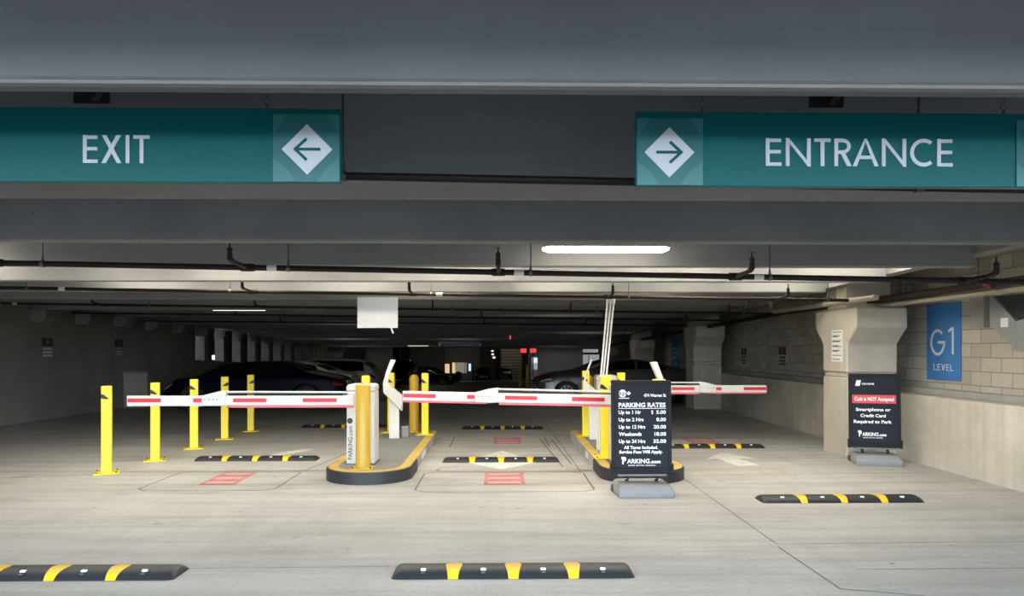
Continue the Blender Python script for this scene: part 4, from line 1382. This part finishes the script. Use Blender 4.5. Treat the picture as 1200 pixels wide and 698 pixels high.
            for ra, rb, d_ in ((rr_*.93, rr_*1.02, .0),):
                vv = [(x+r_*math.cos(2*PI*k_/nn), yo-s*dd, R+r_*math.sin(2*PI*k_/nn)) for r_, dd in ((ra, .03), (ra, -.004), (rb, -.004), (rb, .03)) for k_ in range(nn)]
                rm.add(vv, [(i*nn+k_, i*nn+(k_+1) % nn, (i+1)*nn+(k_+1) % nn, (i+1)*nn+k_) for i in range(3) for k_ in range(nn)])
            rm.build('rim', M[rim], wo)
    return t
car('car', 'dark navy coupe parked behind the yellow bollards, nose left', (-8.80, 20.2, gz(20)-.0), 0.0, 'fastback', 'navy', 4.75, 1.85, 1.26, 'rimdark')
car('car', 'silver sedan parked just behind the dark navy coupe', (-9.4, 24.2, gz(24.2)), 0.0, 'sedan', 'silver', 4.75, 1.82, 1.33)
car('car', 'silver hatchback with red tail light beyond the silver sedan', (-9.0, 28.0, gz(28)), 0.0, 'suv', 'silver', 4.5, 1.82, 1.50)
car('car', 'black off-road car facing us at the gap right of the terminal', (-6.6, 48.0, gz(48)), PI/2, 'suv', 'carblack', 4.6, 1.9, 1.78)
car('car', 'dark car half hidden beyond the round bollard by middle back wall', (-3.2, 56.0, gz(56)), PI*.9, 'sedan', 'carblack', 4.5, 1.8, 1.42)
car('car', 'tiny far black car, left one in front of the far wall', (-2.05, 90, gz(90)), PI/2, 'suv', 'carblack', 4.4, 1.8, 1.6)
car('car', 'tiny far black car, right one by the block partition', (.75, 90, gz(90)), PI/2, 'suv', 'carblack', 4.4, 1.8, 1.6)
car('car', 'grey sports sedan facing left beyond the centre lane', (1.12, 22.9, gz(22.5)+.04), .10, 'coupe', 'cargrey', 4.9, 1.86, 1.33, 'rim')
car('car', 'black car just behind the grey sports sedan', (1.25, 26.0, gz(26)), .06, 'coupe', 'carblack', 4.9, 1.86, 1.46, 'rimdark')

# ================================================================== far fittings
t = thing('hanging_sign', 'long grey blank hanging sign far back over the centre lane', 'sign', (-1.86, 35.0, 1.68))
MB().box(-1.0, 1.0, 0, .08, 0, .24).build('panel', plain('grey_sign_back', (.30, .32, .34, 1), .5), t)
for x in (-.97, .97):
    MB().box(x-.05, x+.05, -.01, .09, .0, .26).build('end_bracket', M['rod'], t)
    MB().tube([(x, .04, .24), (x, .04, 3.0+gz(35)-1.68)], .012, 6).build('hanger', M['rod'], t)
for i, (x, side) in enumerate(((1.215, 'left'), (1.70, 'right'))):
    y = 37.0
    t = thing('lit_sign', 'small red lit sign far back, %s one of two' % side, 'sign', (x, y, gz(y)), 0, 'pair of red lit signs')
    MB().box(-.15, .15, 0, .05, 1.95, 2.16).build('face', M['litred'], t)
    MB().box(-.17, .17, .01, .06, 1.93, 2.18).build('case', M['darkmetal'], t)
    MB().tube([(0, .05, 0), (0, .05, 3.0)], .03, 8).build('post', M['rod'], t)
for i, x in enumerate((1.02, 1.38)):
    round_bollard((x, 36.5, gz(36.5)), 'far yellow bollard at the %s of the red signs post' % ('left', 'right')[i], 1.35, .07, 'gold', .05)
t = thing('pay_kiosk', 'far pay kiosk with a blue lit screen', 'kiosk', (2.1, 43.6, gz(43.6)))
MB().box(-.19, .19, 0, .22, 0, 1.90).build('body', M['galv'], t)
MB().box(-.15, .15, -.012, .0, 1.15, 1.5).build('panel', M['litwhite'], t)
MB().box(-.15, .15, -.012, .0, 1.52, 1.84).build('screen', M['litcool'], t)
t = thing('pay_kiosk', 'far blue-grey kiosk beside the office window', 'kiosk', (-3.6, 91.5, gz(91.5)))
MB().box(-.3, .3, 0, .4, 0, 2.3).build('body', M['bluegrey'], t)
MB().box(-.14, .14, -.02, .0, 1.2, 2.1).build('screen', M['litcool'], t)
t = thing('litter_bin', 'dark blue bin below the far office window', 'bin', (-5.0, 91.2, gz(91.2)))
MB().lathe([(.30, 0), (.36, 1.0), (.38, 1.02), (.38, 1.08), (.05, 1.12)], 16).build('body', plain('navy_bin', (.01, .02, .08, 1), .5), t, smooth=True)
MB().lathe([(.16, 1.1), (.14, 1.16), (.02, 1.17)], 12).build('lid', M['black'], t)
t = thing('exit_light', 'small red light under the ceiling over the centre lane', 'light', (.45, 30, 1.98))
MB().box(-.03, .03, -.12, .12, 0, .14).build('face', M['litred'], t)
MB().tube([(0, 0, .14), (0, 0, 3.0+gz(30)-1.98)], .01, 6).build('stem', M['rod'], t)
t = struct(empty('door_2', (XB-.01, 34.5, gz(34.5)), -PI/2))
MB().box(-1.7, 1.7, -.02, .0, 1.0, 2.15).build('pane', M['bluegrey'], t)
MB().box(-1.76, 1.76, -.03, .0, .94, 1.0).box(-1.76, 1.76, -.03, .0, 2.15, 2.21).box(-1.76, -1.7, -.03, .0, .94, 2.2).box(1.7, 1.76, -.03, .0, .94, 2.2).build('door_frame', M['darkmetal'], t)
